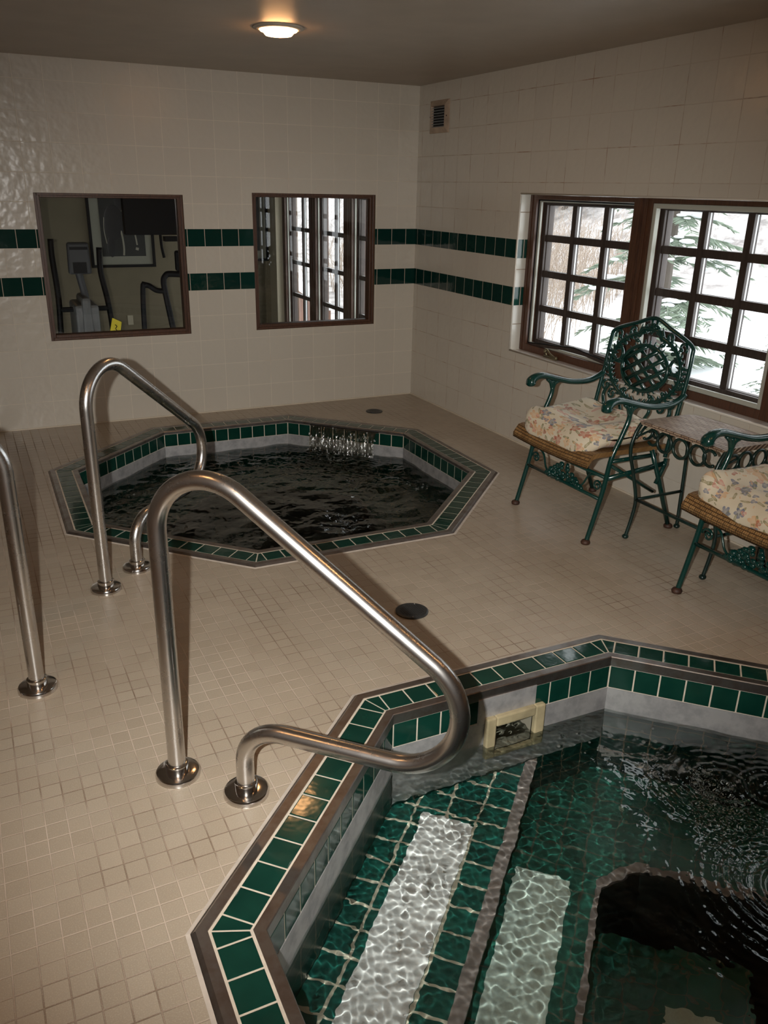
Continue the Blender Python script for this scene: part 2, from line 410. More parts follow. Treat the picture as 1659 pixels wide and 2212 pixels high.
def wall_panels(g, fixed, axis, a0, a1, openings, flip=1):
    """tile wall on plane axis=fixed spanning a0..a1, broken at band heights; material slots 0 upper 1 green 2 middle 3 lower"""
    zs = sorted({0.0, ZB2B, ZB2T, ZB1B, ZB1T, ZC} | {z for o in openings for z in (o[2], o[3])})
    As = sorted({a0, a1} | {a for o in openings for a in (o[0], o[1])})
    slot = lambda z: 3 if z < ZB2B else 1 if z < ZB2T else 2 if z < ZB1B else 1 if z < ZB1T else 0
    for i in range(len(As) - 1):
        for j in range(len(zs) - 1):
            am, zm = (As[i] + As[i + 1]) / 2, (zs[j] + zs[j + 1]) / 2
            if any(o[0] < am < o[1] and o[2] < zm < o[3] for o in openings): continue
            P = lambda a, z: (a, fixed, z) if axis == 'x' else (fixed, a, z)
            g.quad(P(As[i], zs[j]), P(As[i + 1], zs[j]), P(As[i + 1], zs[j + 1]), P(As[i], zs[j + 1]), slot(zm))
    return g
# back wall with the two interior windows
OPB = [(-15.72, -10.31, 3.38, 8.72), (-7.52, -2.0, 3.38, 8.84)]
g = wall_panels(G(), 0.0, 'x', XL, 0.0, OPB)
for o in OPB:   # reveals
    for (a, b) in ((o[0], o[0]), (o[1], o[1])):
        g.quad((a, 0, o[2]), (a, WT, o[2]), (a, WT, o[3]), (a, 0, o[3]), 4)
    for z in (o[2], o[3]): g.quad((o[0], 0, z), (o[1], 0, z), (o[1], WT, z), (o[0], WT, z), 4)
g.quad((XL, WT, 0), (0, WT, 0), (0, WT, 3.38), (XL, WT, 3.38), 4); g.quad((XL, WT, 8.84), (0, WT, 8.84), (0, WT, ZC), (XL, WT, ZC), 4)
g.quad((XL, WT, 3.38), (-15.72, WT, 3.38), (-15.72, WT, 8.84), (XL, WT, 8.84), 4); g.quad((-10.31, WT, 3.38), (-7.52, WT, 3.38), (-7.52, WT, 8.84), (-10.31, WT, 8.84), 4)
g.quad((-2.0, WT, 3.38), (0, WT, 3.38), (0, WT, 8.84), (-2.0, WT, 8.84), 4)
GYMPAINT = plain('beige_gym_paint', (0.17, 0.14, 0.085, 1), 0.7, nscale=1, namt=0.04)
struct(mk('wall_back', g, MAT_BACK + [GYMPAINT], smooth='raw') if False else mk('wall_back', g, MAT_BACK + [GYMPAINT]), 'white square tile wall with two dark green tile bands and two inner windows')
# right wall with the casement windows
REV = 0.45; YW0, YW1, ZW0, ZW1 = -7.92, -25.6, 3.44, 9.03
OPR = [(YW1, YW0, ZW0, ZW1)]
g = wall_panels(G(), 0.0, 'y', YF, 0.0, OPR)
g.quad((1.3, YF, 0), (1.3, 0.9, 0), (1.3, 0.9, ZW0), (1.3, YF, ZW0), 3); g.quad((1.3, YF, ZW1), (1.3, 0.9, ZW1), (1.3, 0.9, ZC), (1.3, YF, ZC), 3)
g.quad((1.3, YF, ZW0), (1.3, YW1, ZW0), (1.3, YW1, ZW1), (1.3, YF, ZW1), 3); g.quad((1.3, YW0, ZW0), (1.3, 0.9, ZW0), (1.3, 0.9, ZW1), (1.3, YW0, ZW1), 3)
struct(mk('wall_right', g, MAT_RIGHT), 'white square tile wall with green bands and the casement windows')
# tiled window reveal (jamb with bands, sill, head)
JT = grid_tile('jamb_tile', 'xz', (0.62, 1), (0.0, ZL1), 0.02, (0.66, 0.63, 0.55, 1), (0.70, 0.67, 0.6, 1), (0.40, 0.32, 0.25, 1), 0.2, 0.3)[0].m
JG = grid_tile('jamb_green_tile', 'xz', (0.36, 3), (-0.055, -1), 0.02, (0.004, 0.045, 0.033, 1), (0.006, 0.06, 0.045, 1), (0.5, 0.42, 0.34, 1), 0.1, 0.3, 0.3)[0].m
SILLT = grid_tile('sill_tile', 'yx', (1, 2), (-0.35, -0.9), 0.022, (0.62, 0.57, 0.52, 1), (0.68, 0.63, 0.58, 1), (0.42, 0.34, 0.28, 1), 0.18, 0.3)[0].m
g = G()
for z0, z1, mi in ((ZW0, ZB2B, 0), (ZB2B, ZB2T, 1), (ZB2T, ZB1B, 0), (ZB1B, ZB1T, 1), (ZB1T, ZW1, 0)):
    for y in (YW0, YW1): g.quad((0, y, z0), (1.3, y, z0), (1.3, y, z1), (0, y, z1), mi)
g.quad((0, YW1, ZW0), (0, YW0, ZW0), (1.3, YW0, ZW0), (1.3, YW1, ZW0), 2)
g.quad((0, YW1, ZW1), (0, YW0, ZW1), (1.3, YW0, ZW1), (1.3, YW1, ZW1), 0)
struct(mk('trim_1', g, [JT, JG, SILLT]), 'tiled reveal and sill of the casement windows')
g = G(); g.tube([(-0.0, YW0, ZW0), (-0.0, YW0, ZW1)], 0.035, 8); g.tube([(0, YW0, ZW0 + 0.0), (0, YW1, ZW0 + 0.0)], 0.035, 8); g.tube([(0.0, YW0, ZW1), (0.0, YW1, ZW1 - 0.02)], 0.03, 8)
struct(mk('trim_2', g, plain('bullnose_tile_edge', (0.68, 0.63, 0.55, 1), 0.2), smooth=True), 'rounded white tile edging around the window recess')
# base strips
BS = plain('base_strip_tile', (0.60, 0.53, 0.42, 1), 0.25, nscale=2, namt=0.08)
struct(mk('baseboard_back', G().box(XL, 0, -0.035, 0.0, 0, 0.05), BS), 'thin grout strip at the foot of the back wall')
struct(mk('baseboard_right', G().box(-0.035, 0, YF, -0.035, 0, 0.05), BS), 'thin grout strip at the foot of the right wall')
MLEFT = wall_mats('y', -0.3, -0.3, -0.2)
struct(mk('wall_left', G().box(XL - 0.5, XL, YF, 0.0, 0, ZC), plain('plain_cream_wall_tile', (0.30, 0.26, 0.21, 1), 0.3, nscale=1, namt=0.05)), 'cream tiled wall out of frame on the left')
struct(mk('wall_front', G().box(XL, 0, YF - 0.5, YF, 0, ZC), plain('cream_wall_tile_rear', (0.22, 0.19, 0.155, 1), 0.3, nscale=1, namt=0.05)), 'cream tiled wall behind the camera')

# gym room seen through the inner windows
GY, GF, GC = 20.3, -2.6, 10.2
gp = G(); gp.quad((XL, GY, GF), (2, GY, GF), (2, GY, GC), (XL, GY, GC))
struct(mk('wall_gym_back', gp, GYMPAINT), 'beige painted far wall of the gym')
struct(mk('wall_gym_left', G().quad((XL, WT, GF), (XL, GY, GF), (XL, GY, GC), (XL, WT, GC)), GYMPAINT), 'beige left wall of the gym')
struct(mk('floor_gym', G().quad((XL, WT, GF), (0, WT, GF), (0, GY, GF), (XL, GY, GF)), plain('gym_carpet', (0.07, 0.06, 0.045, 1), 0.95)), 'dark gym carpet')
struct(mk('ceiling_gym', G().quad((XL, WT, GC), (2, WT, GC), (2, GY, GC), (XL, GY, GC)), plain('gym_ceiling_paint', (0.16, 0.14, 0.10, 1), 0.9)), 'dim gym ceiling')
GW = [(8.4, 13.4, 0), (13.75, 18.85, 0)]
gg = G(); ops = [(5.0, 18.95, 0.1, 8.95)]
for (a, b, c, d) in ((WT, 5.0, GF, GC), (18.95, GY, GF, GC), (5.0, 18.95, GF, 0.1), (5.0, 18.95, 8.95, GC)):
    gg.box(0.0, 1.3, a, b, c, d)
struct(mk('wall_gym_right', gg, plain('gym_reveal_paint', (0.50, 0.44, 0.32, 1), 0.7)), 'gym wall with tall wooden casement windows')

# ------------------------------------------------------------------ windows
def casement(name, y_hi, y_lo, z0, z1, cols, rows, label, frame_d=REV, crank=False, screen=None, alu=False, x_out=1.3, fw=0.36, sash=(0.42, 0.30), left_post=True, right_post=True):
    t = empty(name, (frame_d, y_hi, z0)); struct(t, label)
    ox, oy, oz = frame_d, y_hi, z0
    W, H = y_hi - y_lo, z1 - z0
    D = x_out - frame_d
    fr = G(); a = -fw if left_post else 0.0
    if left_post: fr.box(0, D, -fw * 0.98, 0, 0, H); fr.box(-0.03, 0.0, -fw * 0.45, -0.02, 0.02, H)
    if right_post: fr.box(0, D, -W, -W + fw, 0, H); fr.box(-0.03, 0.0, -W + 0.02, -W + fw * 0.45, 0.02, H)
    fa, fb_ = (-W + fw if right_post else -W), (-fw * 0.98 if left_post else 0)
    fr.box(0.004, D, fa, fb_, H - 0.2, H); fr.box(0.004, D, fa, fb_, 0, 0.26)
    mk('window_frame', fr, WOOD, t, bevel=0.02)
    # channel lining between frame and sash
    ln = G(); i0, i1 = -fw * 0.98, -W + fw
    ln.box(0.16, 0.24, i0 - 0.09, i0, 0.26, H - 0.2); ln.box(0.16, 0.24, i1, i1 + 0.09, 0.26, H - 0.2)
    ln.box(0.16, 0.24, i1 + 0.09, i0 - 0.09, H - 0.29, H - 0.2); ln.box(0.16, 0.24, i1 + 0.09, i0 - 0.09, 0.26, 0.34)
    mk('sash_stop', ln, ALU, t)
    # sash
    sx0 = 0.36; y0, y1 = i0 + 0.02, i1 - 0.02; zb, zt = 0.30, H - 0.24
    sg = empty('sash', (0, 0, 0), parent=t)
    st = G()
    gy0, gy1 = y0 - sash[0] + 0.22, y1 + sash[0] - 0.22; gz0, gz1 = zb + 0.16, zt - 0.14
    for (a0, a1, b0, b1) in ((gy0, y0, zb, zt), (y1, gy1, zb, zt), (gy1, gy0, gz1, zt), (gy1, gy0, zb, gz0)):
        st.box(sx0, sx0 + 0.36, a0, a1, b0, b1)
        st.box(sx0 + 0.10, sx0 + 0.30, a0 - 0.03, a1 + 0.03, max(b0 - 0.02, zb), b1 + 0.02)
    mk('sash_frame', st, DWOOD, sg, bevel=0.015)
    mu = G(); spc = G(); mw = 0.235
    pw = (gy0 - gy1 - mw * (cols - 1)) / cols; ph = (gz1 - gz0 - mw * 0.95 * (rows - 1)) / rows
    for c in range(1, cols):
        yc = gy0 - c * pw - (c - 0.5) * mw
        mu.box(sx0 + 0.05, sx0 + 0.13, yc - mw / 2, yc + mw / 2, gz0, gz1); mu.box(sx0 + 0.225, sx0 + 0.27, yc - mw / 2, yc + mw / 2, gz0, gz1)
        spc.box(sx0 + 0.16, sx0 + 0.22, yc - mw / 2 + 0.01, yc + mw / 2 - 0.01, gz0, gz1)
    for r in range(1, rows):
        zc = gz0 + r * ph + (r - 0.5) * mw * 0.95
        mu.box(sx0 + 0.055, sx0 + 0.125, gy1, gy0, zc - mw / 2, zc + mw / 2); mu.box(sx0 + 0.228, sx0 + 0.268, gy1, gy0, zc - mw / 2, zc + mw / 2)
        spc.box(sx0 + 0.162, sx0 + 0.218, gy1, gy0, zc - mw / 2 + 0.01, zc + mw / 2 - 0.01)
    spc.box(sx0 + 0.16, sx0 + 0.22, gy0 - 0.01, gy0 + 0.02, gz0, gz1); spc.box(sx0 + 0.16, sx0 + 0.22, gy1 - 0.02, gy1 + 0.01, gz0, gz1)
    mk('muntin', mu, DWOOD, sg); mk('spacer_bar', spc, SPACER, sg)
    pn = G()
    for c in range(cols):
        for r in range(rows):
            ya = gy0 - c * (pw + mw); za = gz0 + r * (ph + mw * 0.95)
            pn.quad((sx0 + 0.2, ya, za), (sx0 + 0.2, ya - pw, za), (sx0 + 0.2, ya - pw, za + ph), (sx0 + 0.2, ya, za + ph))
    mk('pane', pn, PANE, sg, smooth='raw')
    if alu:
        q = G(); w = 0.14
        for (a0, a1, b0, b1) in ((i0 - w, i0, 0.26, H - 0.2), (i1, i1 + w, 0.26, H - 0.2), (i1 + w, i0 - w, H - 0.2 - w, H - 0.2), (i1 + w, i0 - w, 0.26, 0.26 + w)): q.box(0.03, 0.12, a0, a1, b0, b1)
        mk('screen_frame', q, ALU, t, bevel=0.015)
    if screen:
        q = G(); pts = [(0.12, y - oy, z - oz) for y, z in screen]
        for i in range(len(pts)): q.tube([pts[i], pts[(i + 1) % len(pts)]], 0.022, 6)
        mk('bent_screen_frame', q, BLACK, t)
        q = G()
        for k in range(4, len(screen) - 1) if False else []: pass
        b = [p for p in pts if p[2] < 1.0]; b.sort(key=lambda p: -p[1])
        for p0, p1 in zip(b[:-1], b[1:]): q.add([(p0[0], p0[1], p0[2]), (p1[0], p1[1], p1[2]), (p1[0], p1[1], p1[2] - 0.13), (p0[0], p0[1], p0[2] - 0.13), (p0[0] + .05, p0[1], p0[2]), (p1[0] + .05, p1[1], p1[2]), (p1[0] + .05, p1[1], p1[2] - 0.13), (p0[0] + .05, p0[1], p0[2] - 0.13)], [(0, 1, 2, 3), (7, 6, 5, 4), (0, 4, 5, 1), (3, 2, 6, 7), (0, 3, 7, 4), (1, 5, 6, 2)])
        mk('screen_rail', q, DWOOD, t)
    if crank:
        q = G(); cy_, cz_ = -9.85 - oy, 3.62 - oz
        q.box(-0.1, 0, cy_ - 0.5, cy_ + 0.25, cz_ - 0.2, cz_ - 0.08)
        q.tube(smoothpath([(-0.05, cy_ + 0.1, cz_ - 0.1), (-0.1, cy_ + 0.16, cz_ + 0.08), (-0.13, cy_ + 0.02, cz_ + 0.13), (-0.12, cy_ - 0.18, cz_ + 0.0), (-0.12, cy_ - 0.5, cz_ - 0.1)]), 0.035, 8)
        q.ball((-0.13, cy_ - 0.55, cz_ - 0.1), 0.07); q.ball((-0.1, cy_ + 0.15, cz_ + 0.05), 0.07)
        mk('crank_handle', q, BRASS, t, smooth=True)
    return t
U = 5.775
casement('window_1', YW0, YW0 - U, ZW0, ZW1 + 0.02, 3, 4, 'brown wooden casement window nearest the corner, with a bent insect screen', crank=True,
         screen=[(-8.28, 8.83), (-13.4, 8.80), (-13.4, 3.83), (-12.84, 3.83), (-11.01, 4.0), (-8.28, 3.75)])
casement('window_2', YW0 - U - 0.1, YW0 - 2 * U - 0.1, ZW0, ZW1 + 0.02, 3, 4, 'brown wooden casement window with a pale screen frame, behind the chair', alu=True)
casement('window_3', YW0 - 2 * U - 0.2, YW1, ZW0, ZW1 + 0.02, 3, 4, 'third casement window, at the right edge of the photo', alu=True)
casement('window_6', 18.9, 13.85, 0.15, 8.93, 2, 4, 'far casement of the gym, seen through the inner window', fw=0.42)
casement('window_7', 13.85, 8.5, 0.15, 8.93, 2, 4, 'middle casement of the gym, seen through the inner window', fw=0.62, crank=False)
casement('window_8', 8.5, 5.05, 0.15, 8.93, 1, 4, 'nearest casement of the gym, seen through the inner window', fw=0.5)

def inner_window(name, o, label):
    t = empty(name, (o[0], 0.0, o[2])); struct(t, label); W, H = o[1] - o[0], o[3] - o[2]
    fr = G(); w = 0.20
    for (a0, a1, b0, b1) in ((0, w, 0, H), (W - w, W, 0, H), (w, W - w, 0, w), (w, W - w, H - w * 0.8, H)):
        fr.box(a0, a1, 0.12, 0.55, b0, b1)
    for (a0, a1, b0, b1) in ((0, 0.1, 0, H), (W - 0.1, W, 0, H), (0.1, W - 0.1, 0, 0.1), (0.1, W - 0.1, H - 0.09, H)):
        fr.box(a0, a1, 0.03, 0.12, b0, b1)
    mk('window_frame', fr, WOOD, t, bevel=0.015)
    mk('pane', G().quad((w, 0.35, w), (W - w, 0.35, w), (W - w, 0.35, H - w * .8), (w, 0.35, H - w * .8)), PANE, t, smooth='raw')
inner_window('window_4', OPB[0], 'square inner window onto the dark gym machines')
inner_window('window_5', OPB[1], 'square inner window showing the gym casements and snow')

# ------------------------------------------------------------------ gym contents
GREY = plain('grey_machine_plastic', (0.13, 0.13, 0.125, 1), 0.45, nscale=0.6, namt=0.35); CONS = plain('charcoal_console_plastic', (0.055, 0.056, 0.058, 1), 0.5); DGREY = plain('dark_machine_plastic', (0.012, 0.012, 0.013, 1), 0.5, spec=0.2)
def lathe_box(g, x0, x1, y0, y1, z0, z1, tx=0.0): g.add([(x0, y0, z0), (x1, y0, z0), (x1, y1, z0), (x0, y1, z0), (x0 + tx, y0, z1), (x1 - tx, y0, z1), (x1 - tx, y1, z1), (x0 + tx, y1, z1)], [(0, 3, 2, 1), (4, 5, 6, 7), (0, 1, 5, 4), (1, 2, 6, 5), (2, 3, 7, 6), (3, 0, 4, 7)])
t = empty('elliptical_trainer', (-13.35, 9.0, GF)); tag(t, 'grey elliptical trainer with upright console and two black levers', 'exercise machine')
q = G(); lathe_box(q, -0.62, 0.70, -0.9, 1.6, 0.0, 6.25, 0.12); lathe_box(q, -0.30, 0.34, -1.0, 1.2, 3.0, 6.6, 0.12); mk('drive_housing', q, GREY, t, bevel=0.15)
q = G(); q.tube(smoothpath([(0.2, 0, 6.0), (0.08, 0, 6.8), (-0.06, -0.05, 7.6), (-0.1, -0.1, 8.0)]), 0.17, 10); mk('neck', q, CONS, t, smooth=True)
q = G(); lathe_box(q, -0.53, 0.52, -0.25, 0.12, 7.6, 9.05, 0.04); mk('console', q, CONS, t, bevel=0.1)
q = G(); q.box(-0.32, 0.3, -0.28, -0.24, 7.65, 8.15); q.box(-0.4, 0.42, -0.27, -0.24, 8.72, 8.85); mk_each('console_screen', q, DGREY, t)
for pts in ([(-1.16, 0, 9.2), (-1.18, 0, 8.4), (-1.12, 0, 7.0), (-1.12, 0, 6.1), (-1.18, 0, 4.7), (-1.2, 0, 1.0)], [(0.98, 0, 8.8), (0.95, 0, 7.7), (1.12, 0, 6.5), (1.22, 0, 5.5), (1.25, 0, 4.5), (1.3, 0, 1.0)]):
    q = G(); q.tube(smoothpath(pts), 0.135, 8); mk('arm_lever', q, BLACK, t, smooth=True)
q = G(); q.tube([(-1.15, 0, 5.95), (-0.5, 0, 5.95)], 0.12, 8); q.tube([(0.6, 0, 5.95), (1.15, 0, 5.95)], 0.12, 8); q.box(-1.2, 1.3, -1.2, -0.9, 0, 0.25); mk_each('crossbar', q, DGREY, t)
YEL = M('yellow_placard').set(Base_Color=(0.75, 0.60, 0.03, 1), Roughness=0.6).m
t = empty('hazard_sign', (-12.3, 8.6, GF)); tag(t, 'yellow tented placard with a black mark beside the elliptical trainer', 'sign')
q = G(); q.add([(-0.25, -0.05, 3.9), (0.3, 0, 3.9), (0.6, 0, 5.30), (0.17, -0.05, 5.52), (-0.25, 0.05, 3.9), (0.3, 0.1, 3.9), (0.6, 0.1, 5.30), (0.17, 0.05, 5.52)], [(0, 1, 2, 3), (7, 6, 5, 4), (0, 4, 5, 1), (1, 5, 6, 2), (2, 6, 7, 3), (3, 7, 4, 0)]); mk('placard', q, YEL, t)
q = G(); q.tube(smoothpath([(0.26, -0.1, 5.2), (0.34, -0.1, 5.12), (0.27, -0.1, 5.0), (0.36, -0.1, 4.85), (0.26, -0.1, 4.75)]), 0.018, 6); q.tube([(0.0, 0, 0), (0.05, 0, 3.9)], 0.05, 6); mk('pictogram', q, BLACK, t)
t = empty('weight_machine', (-9.4, 9.0, GF)); tag(t, 'black tubular weight machine frame below the television', 'exercise machine')
q = G(); q.tube(smoothpath([(-1.16, 0, 0), (-1.15, 0, 4.6), (-1.06, 0, 6.85), (-0.92, 0, 6.98), (-0.75, 0, 6.95), (-0.4, 0, 6.72), (-0.02, 0, 6.68)], 5), 0.13, 8)
q.tube(smoothpath([(0.35, 0, 4.4), (0.1, 0, 6.1), (-0.02, 0, 7.1), (0.1, 0, 7.42), (0.3, 0, 7.5), (0.9, 0, 7.46), (2.2, 0, 7.4)], 5), 0.15, 8); q.tube([(0.35, 0, 4.4), (0.5, 0, 0)], 0.15, 8); mk('tube_frame', q, DGREY, t, smooth=True)
q = G(); q.box(0.62, 1.2, -0.15, 0.15, 7.62, 8.62); mk('back_pad', q, BLACK, t, bevel=0.1)
t = empty('television', (-9.4, 8.8, 10.2)); tag(t, 'black television hung from the gym ceiling', 'television')
q = G(); q.box(-1.75, 1.6, -0.2, 0.3, -3.42, -1.2); mk('screen_body', q, BLACK, t, bevel=0.05)
q = G(); q.tube([(0, 0, -1.2), (0, 0, 0)], 0.12, 8); q.tube(smoothpath([(-0.05, 0, -3.4), (-0.02, 0, -4.0), (0.06, 0, -4.5)]), 0.07, 6); q.box(0.1, 1.5, -0.3, 0.2, -3.72, -3.5); mk_each('bracket', q, BLACK, t)
# framed photographs
def framed(name, x0, x1, z0, z1, label, figure):
    t = empty(name, (x0, GY, z0)); tag(t, label, 'picture'); W, H = x1 - x0, z1 - z0
    q = G(); w = 0.16
    for (a0, a1, b0, b1) in ((0, w, 0, H), (W - w, W, 0, H), (w, W - w, 0, w), (w, W - w, H - w, H)): q.box(a0, a1, -0.18, 0, b0, b1)
    mk('frame', q, BLACK, t)
    mk('mat', G().box(w, W - w, -0.07, -0.02, w, H - w), plain('pale_mat_board', (0.27, 0.26, 0.205, 1), 0.8), t)
    q = G().box(0.7, W - 0.55, -0.10, -0.07, 0.65, H - w); mk('print', q, plain('dark_print', (0.028, 0.028, 0.024, 1), 0.7), t)
    if figure:
        q = G(); f = lambda pts, r: q.tube(smoothpath([(a, -0.105, b) for a, b in pts]), r, 6, flat=((0, 1, 0), 0.06))
        f([(2.0, 3.3), (2.35, 3.0), (2.55, 2.4), (2.7, 1.9), (2.78, 1.3)], 0.05); f([(1.85, 2.3), (1.95, 1.7), (1.98, 1.1), (1.94, 0.7)], 0.06)
        f([(2.2, 3.75), (2.3, 3.6)], 0.08); f([(2.68, 1.1), (2.85, 1.05)], 0.09); f([(0.95, 2.9), (0.9, 2.2), (1.0, 1.4)], 0.025)
        mk('figure_highlight', q, plain('pale_print_tone', (0.30, 0.28, 0.21, 1), 0.6), t)
        q = G(); q.ball((1.5, -0.10, 2.6), 0.75, 12, 8, (0.8, 0.02, 1.35)); q.ball((1.25, -0.10, 1.2), 0.5, 12, 8, (0.5, 0.02, 1.2)); q.ball((1.9, -0.1, 3.7), 0.3, 12, 8, (0.8, 0.02, 1.0)); mk('figure', q, plain('black_print_tone', (0.006, 0.006, 0.006, 1), 0.4), t)
    return t
framed('framed_photograph', -11.31, -7.49, 4.27, 8.9, 'large black framed photograph with pale mat showing a dark figure', True)
framed('framed_photograph', -3.3, -0.12, 4.5, 8.9, 'smaller black framed picture with pale mat near the gym casements', False)
t = tag(mk('wall_outlet', G().box(0, 0.35, -0.05, 0, 0, 0.6), plain('beige_outlet_plastic', (0.42, 0.37, 0.26, 1), 0.5), loc=(-9.5, GY, 0.75), bevel=0.03), 'beige wall outlet low on the gym wall', 'outlet')

# ------------------------------------------------------------------ spas
def ring(g, c, r0, z0, r1, z1, mi=0, uvs=False):
    a = octv(c, r0, z0); b = octv(c, r1, z1); g.add(a + b, [(k, (k + 1) % 8, 8 + (k + 1) % 8, 8 + k) for k in range(8)], mi); return g
def side_frame(c, k, rot=ROT):
    """side k has its outward normal at 45*k degrees (k=0 is +x)"""
    a = math.radians(45 * k) + rot; return Vector((math.cos(a), math.sin(a), 0)), Vector((-math.sin(a), math.cos(a), 0)), Vector((c[0], c[1], 0))
TAN = math.tan(math.pi / 8)
def bevtile(g, quad, up, th=0.035, bv=0.02):
    """one slightly pillowed tile from 4 base corners"""
    q = [Vector(p) for p in quad]; ctr = sum(q, Vector()) / 4
    base = q; sh = [p + (ctr - p).normalized() * 0.004 + up * (th * 0.55) for p in q]; top = [p + (ctr - p).normalized() * bv * 1.3 + up * th for p in q]
    v = [tuple(p) for p in base + sh + top]; fs = [(8, 9, 10, 11)]
    for i in range(4):
        j = (i + 1) % 4; fs += [(i, j, 4 + j, 4 + i), (4 + i, 4 + j, 8 + j, 8 + i)]
    g.add(v, fs)
def build_spa(key, label, near):
    s = SPAS[key]; c = s['c']; zw, tt, tb = s['w'], s['tt'], s['tb']
    t = empty('hot_tub', (0, 0, 0)); tag(t, label, 'hot tub', 'octagonal tiled spas')
    t.location = (0, 0, 0)
    # outer and inner steel angles
    g = G(); ring(g, c, RO + 0.06, 0.0, RO, ZR - 0.005); ring(g, c, RO, ZR - 0.005, RO - 0.012, ZR + 0.004); ring(g, c, RO - 0.012, ZR + 0.004, RGO + 0.02, ZR + 0.004); ring(g, c, RGO + 0.02, ZR + 0.004, RGO + 0.018, ZR - 0.03)
    mk('outer_steel_trim', g, TRIM, t)
    g = G(); ring(g, c, RO + 0.115, 0.004, RO + 0.055, 0.018); mk('caulk_line', g, CAULK, t)
    g = G(); ring(g, c, RGO + 0.02, ZR - 0.012, RGI - 0.02, ZR - 0.012); ring(g, c, RI + 0.012, tt + 0.02, RI + 0.012, tb - 0.02); mk('grout_bed', g, GROUT, t)
    g = G(); ring(g, c, RGI - 0.02, ZR - 0.03, RGI - 0.018, ZR + 0.006); ring(g, c, RGI - 0.018, ZR + 0.006, RI + 0.014, ZR + 0.006); ring(g, c, RI + 0.014, ZR + 0.006, RI, ZR - 0.01); ring(g, c, RI, ZR - 0.01, RI, tt); ring(g, c, RI, tt, RI + 0.03, tt)
    mk('inner_steel_trim', g, TRIM, t)
    # tiles: deck ring and wall band, 10 whole tiles to a side plus mitred corners
    g = G(); p = 0.505; j = 0.030
    for k in range(8):
        n, d, o = side_frame(c, k)
        P = lambda a, r, z=ZR - 0.012: o + n * r + d * a + Vector((0, 0, z))
        r0, r1 = RGI + 0.022, RGO - 0.022
        for i in range(10):
            a0, a1 = -5 * p + i * p + j / 2, -5 * p + (i + 1) * p - j / 2
            bevtile(g, [P(a0, r0), P(a1, r0), P(a1, r1), P(a0, r1)], Vector((0, 0, 1)), 0.010)
        for sg in (-1, 1):
            b0 = sg * (5 * p + j / 2); e0, e1 = sg * (r0 * TAN - j / 2 / math.cos(math.pi / 8)), sg * (r1 * TAN - j / 2 / math.cos(math.pi / 8))
            if abs(e0) < abs(b0) + 0.01: e0 = b0 + sg * 0.01
            bevtile(g, [P(b0, r0), P(e0, r0), P(e1, r1), P(b0, r1)], Vector((0, 0, 1)), 0.010, 0.010)
    mk('deck_tile', g, GREEN, t)
    g = G(); p2 = 2 * RI * TAN / 10
    for k in range(8):
        n, d, o = side_frame(c, k)
        for i in range(10):
            a0, a1 = -5 * p2 + i * p2 + j / 2, -5 * p2 + (i + 1) * p2 - j / 2
            if near and k == 2:
                xm = c[0] - (a0 + a1) / 2
                if -10.62 < xm < -9.22: continue
            W = lambda a, z: o + n * (RI + 0.012) + d * a + Vector((0, 0, z))
            bevtile(g, [W(a0, tb + 0.012), W(a1, tb + 0.012), W(a1, tt - 0.014), W(a0, tt - 0.014)], -n, 0.010)
    mk('wall_tile', g, GREEN, t)
    # steel band and tiled basin below
    g = G()
    zs = tb - 0.66 if near else tb - 0.62
    for k in range(8):
        n, d, o = side_frame(c, k); h = RI * TAN
        W = lambda a, z, r=RI: tuple(o + n * r + d * a + Vector((0, 0, z)))
        if near and k == 2:
            u0, u1, v0, v1 = -(-9.25 - c[0]), -(-10.25 - c[0]), -1.62, -0.74
            for (a0, a1, z0, z1) in ((-h, u0, zs - 1.2, tb), (u1, h, zs - 1.2, tb), (u0, u1, v1, tb), (u0, u1, zs - 1.2, v0)): g.quad(W(a0, z0), W(a1, z0), W(a1, z1), W(a0, z1))
        else: g.quad(W(-h, zs), W(h, zs), W(h, tb), W(-h, tb)); 
    ring(g, c, RI, tb, RI + 0.06, tb)
    caust(mk('steel_band', g, BASIN, t), receiver=True)
    g = G(); ring(g, c, RI + 1.4, -0.03, RI + 1.4, -8.0); ring(g, c, 0.01, -8.0, RI + 1.4, -8.0); mk('sky_leak_shell', g, DARKPOOL, t)  # dark shell added behind the basin to block sky light through gaps
    return t, c
GT1, GT2, GJ = (0.016, 0.11, 0.08, 1), (0.024, 0.15, 0.11, 1), (0.10, 0.13, 0.095, 1)
def rot_tile(name, c, ang, size, phase, c1, c2, cj, joint=0.02):
    """tile grid turned by ang about the spa centre"""
    m = M(name); p = m.tiles(); r = m.n('VectorRotate', rotation_type='Z_AXIS'); r.inputs['Center'].default_value = (c[0], c[1], 0); r.inputs['Angle'].default_value = ang
    m.l(p, r.inputs['Vector']); mp = m.n('Mapping'); mp.inputs['Location'].default_value = (-c[0] + phase[0] + 500 * size[0], -c[1] + phase[1] + 500 * size[1], 0); m.l(r.outputs[0], mp.inputs[0])
    b = m.n('TexBrick', offset=0.0, offset_frequency=1)
    for k, v in (('Scale', 1.0), ('Mortar Size', joint), ('Mortar Smooth', 0.2), ('Bias', 0.0), ('Brick Width', size[0]), ('Row Height', size[1])): b.inputs[k].default_value = v
    b.inputs['Color1'].default_value = c1; b.inputs['Color2'].default_value = c2; b.inputs['Mortar'].default_value = cj
    m.l(mp.outputs[0], b.inputs['Vector']); m.l(b.outputs['Color'], m.b.inputs['Base Color']); m.set(Roughness=0.3); return m.m
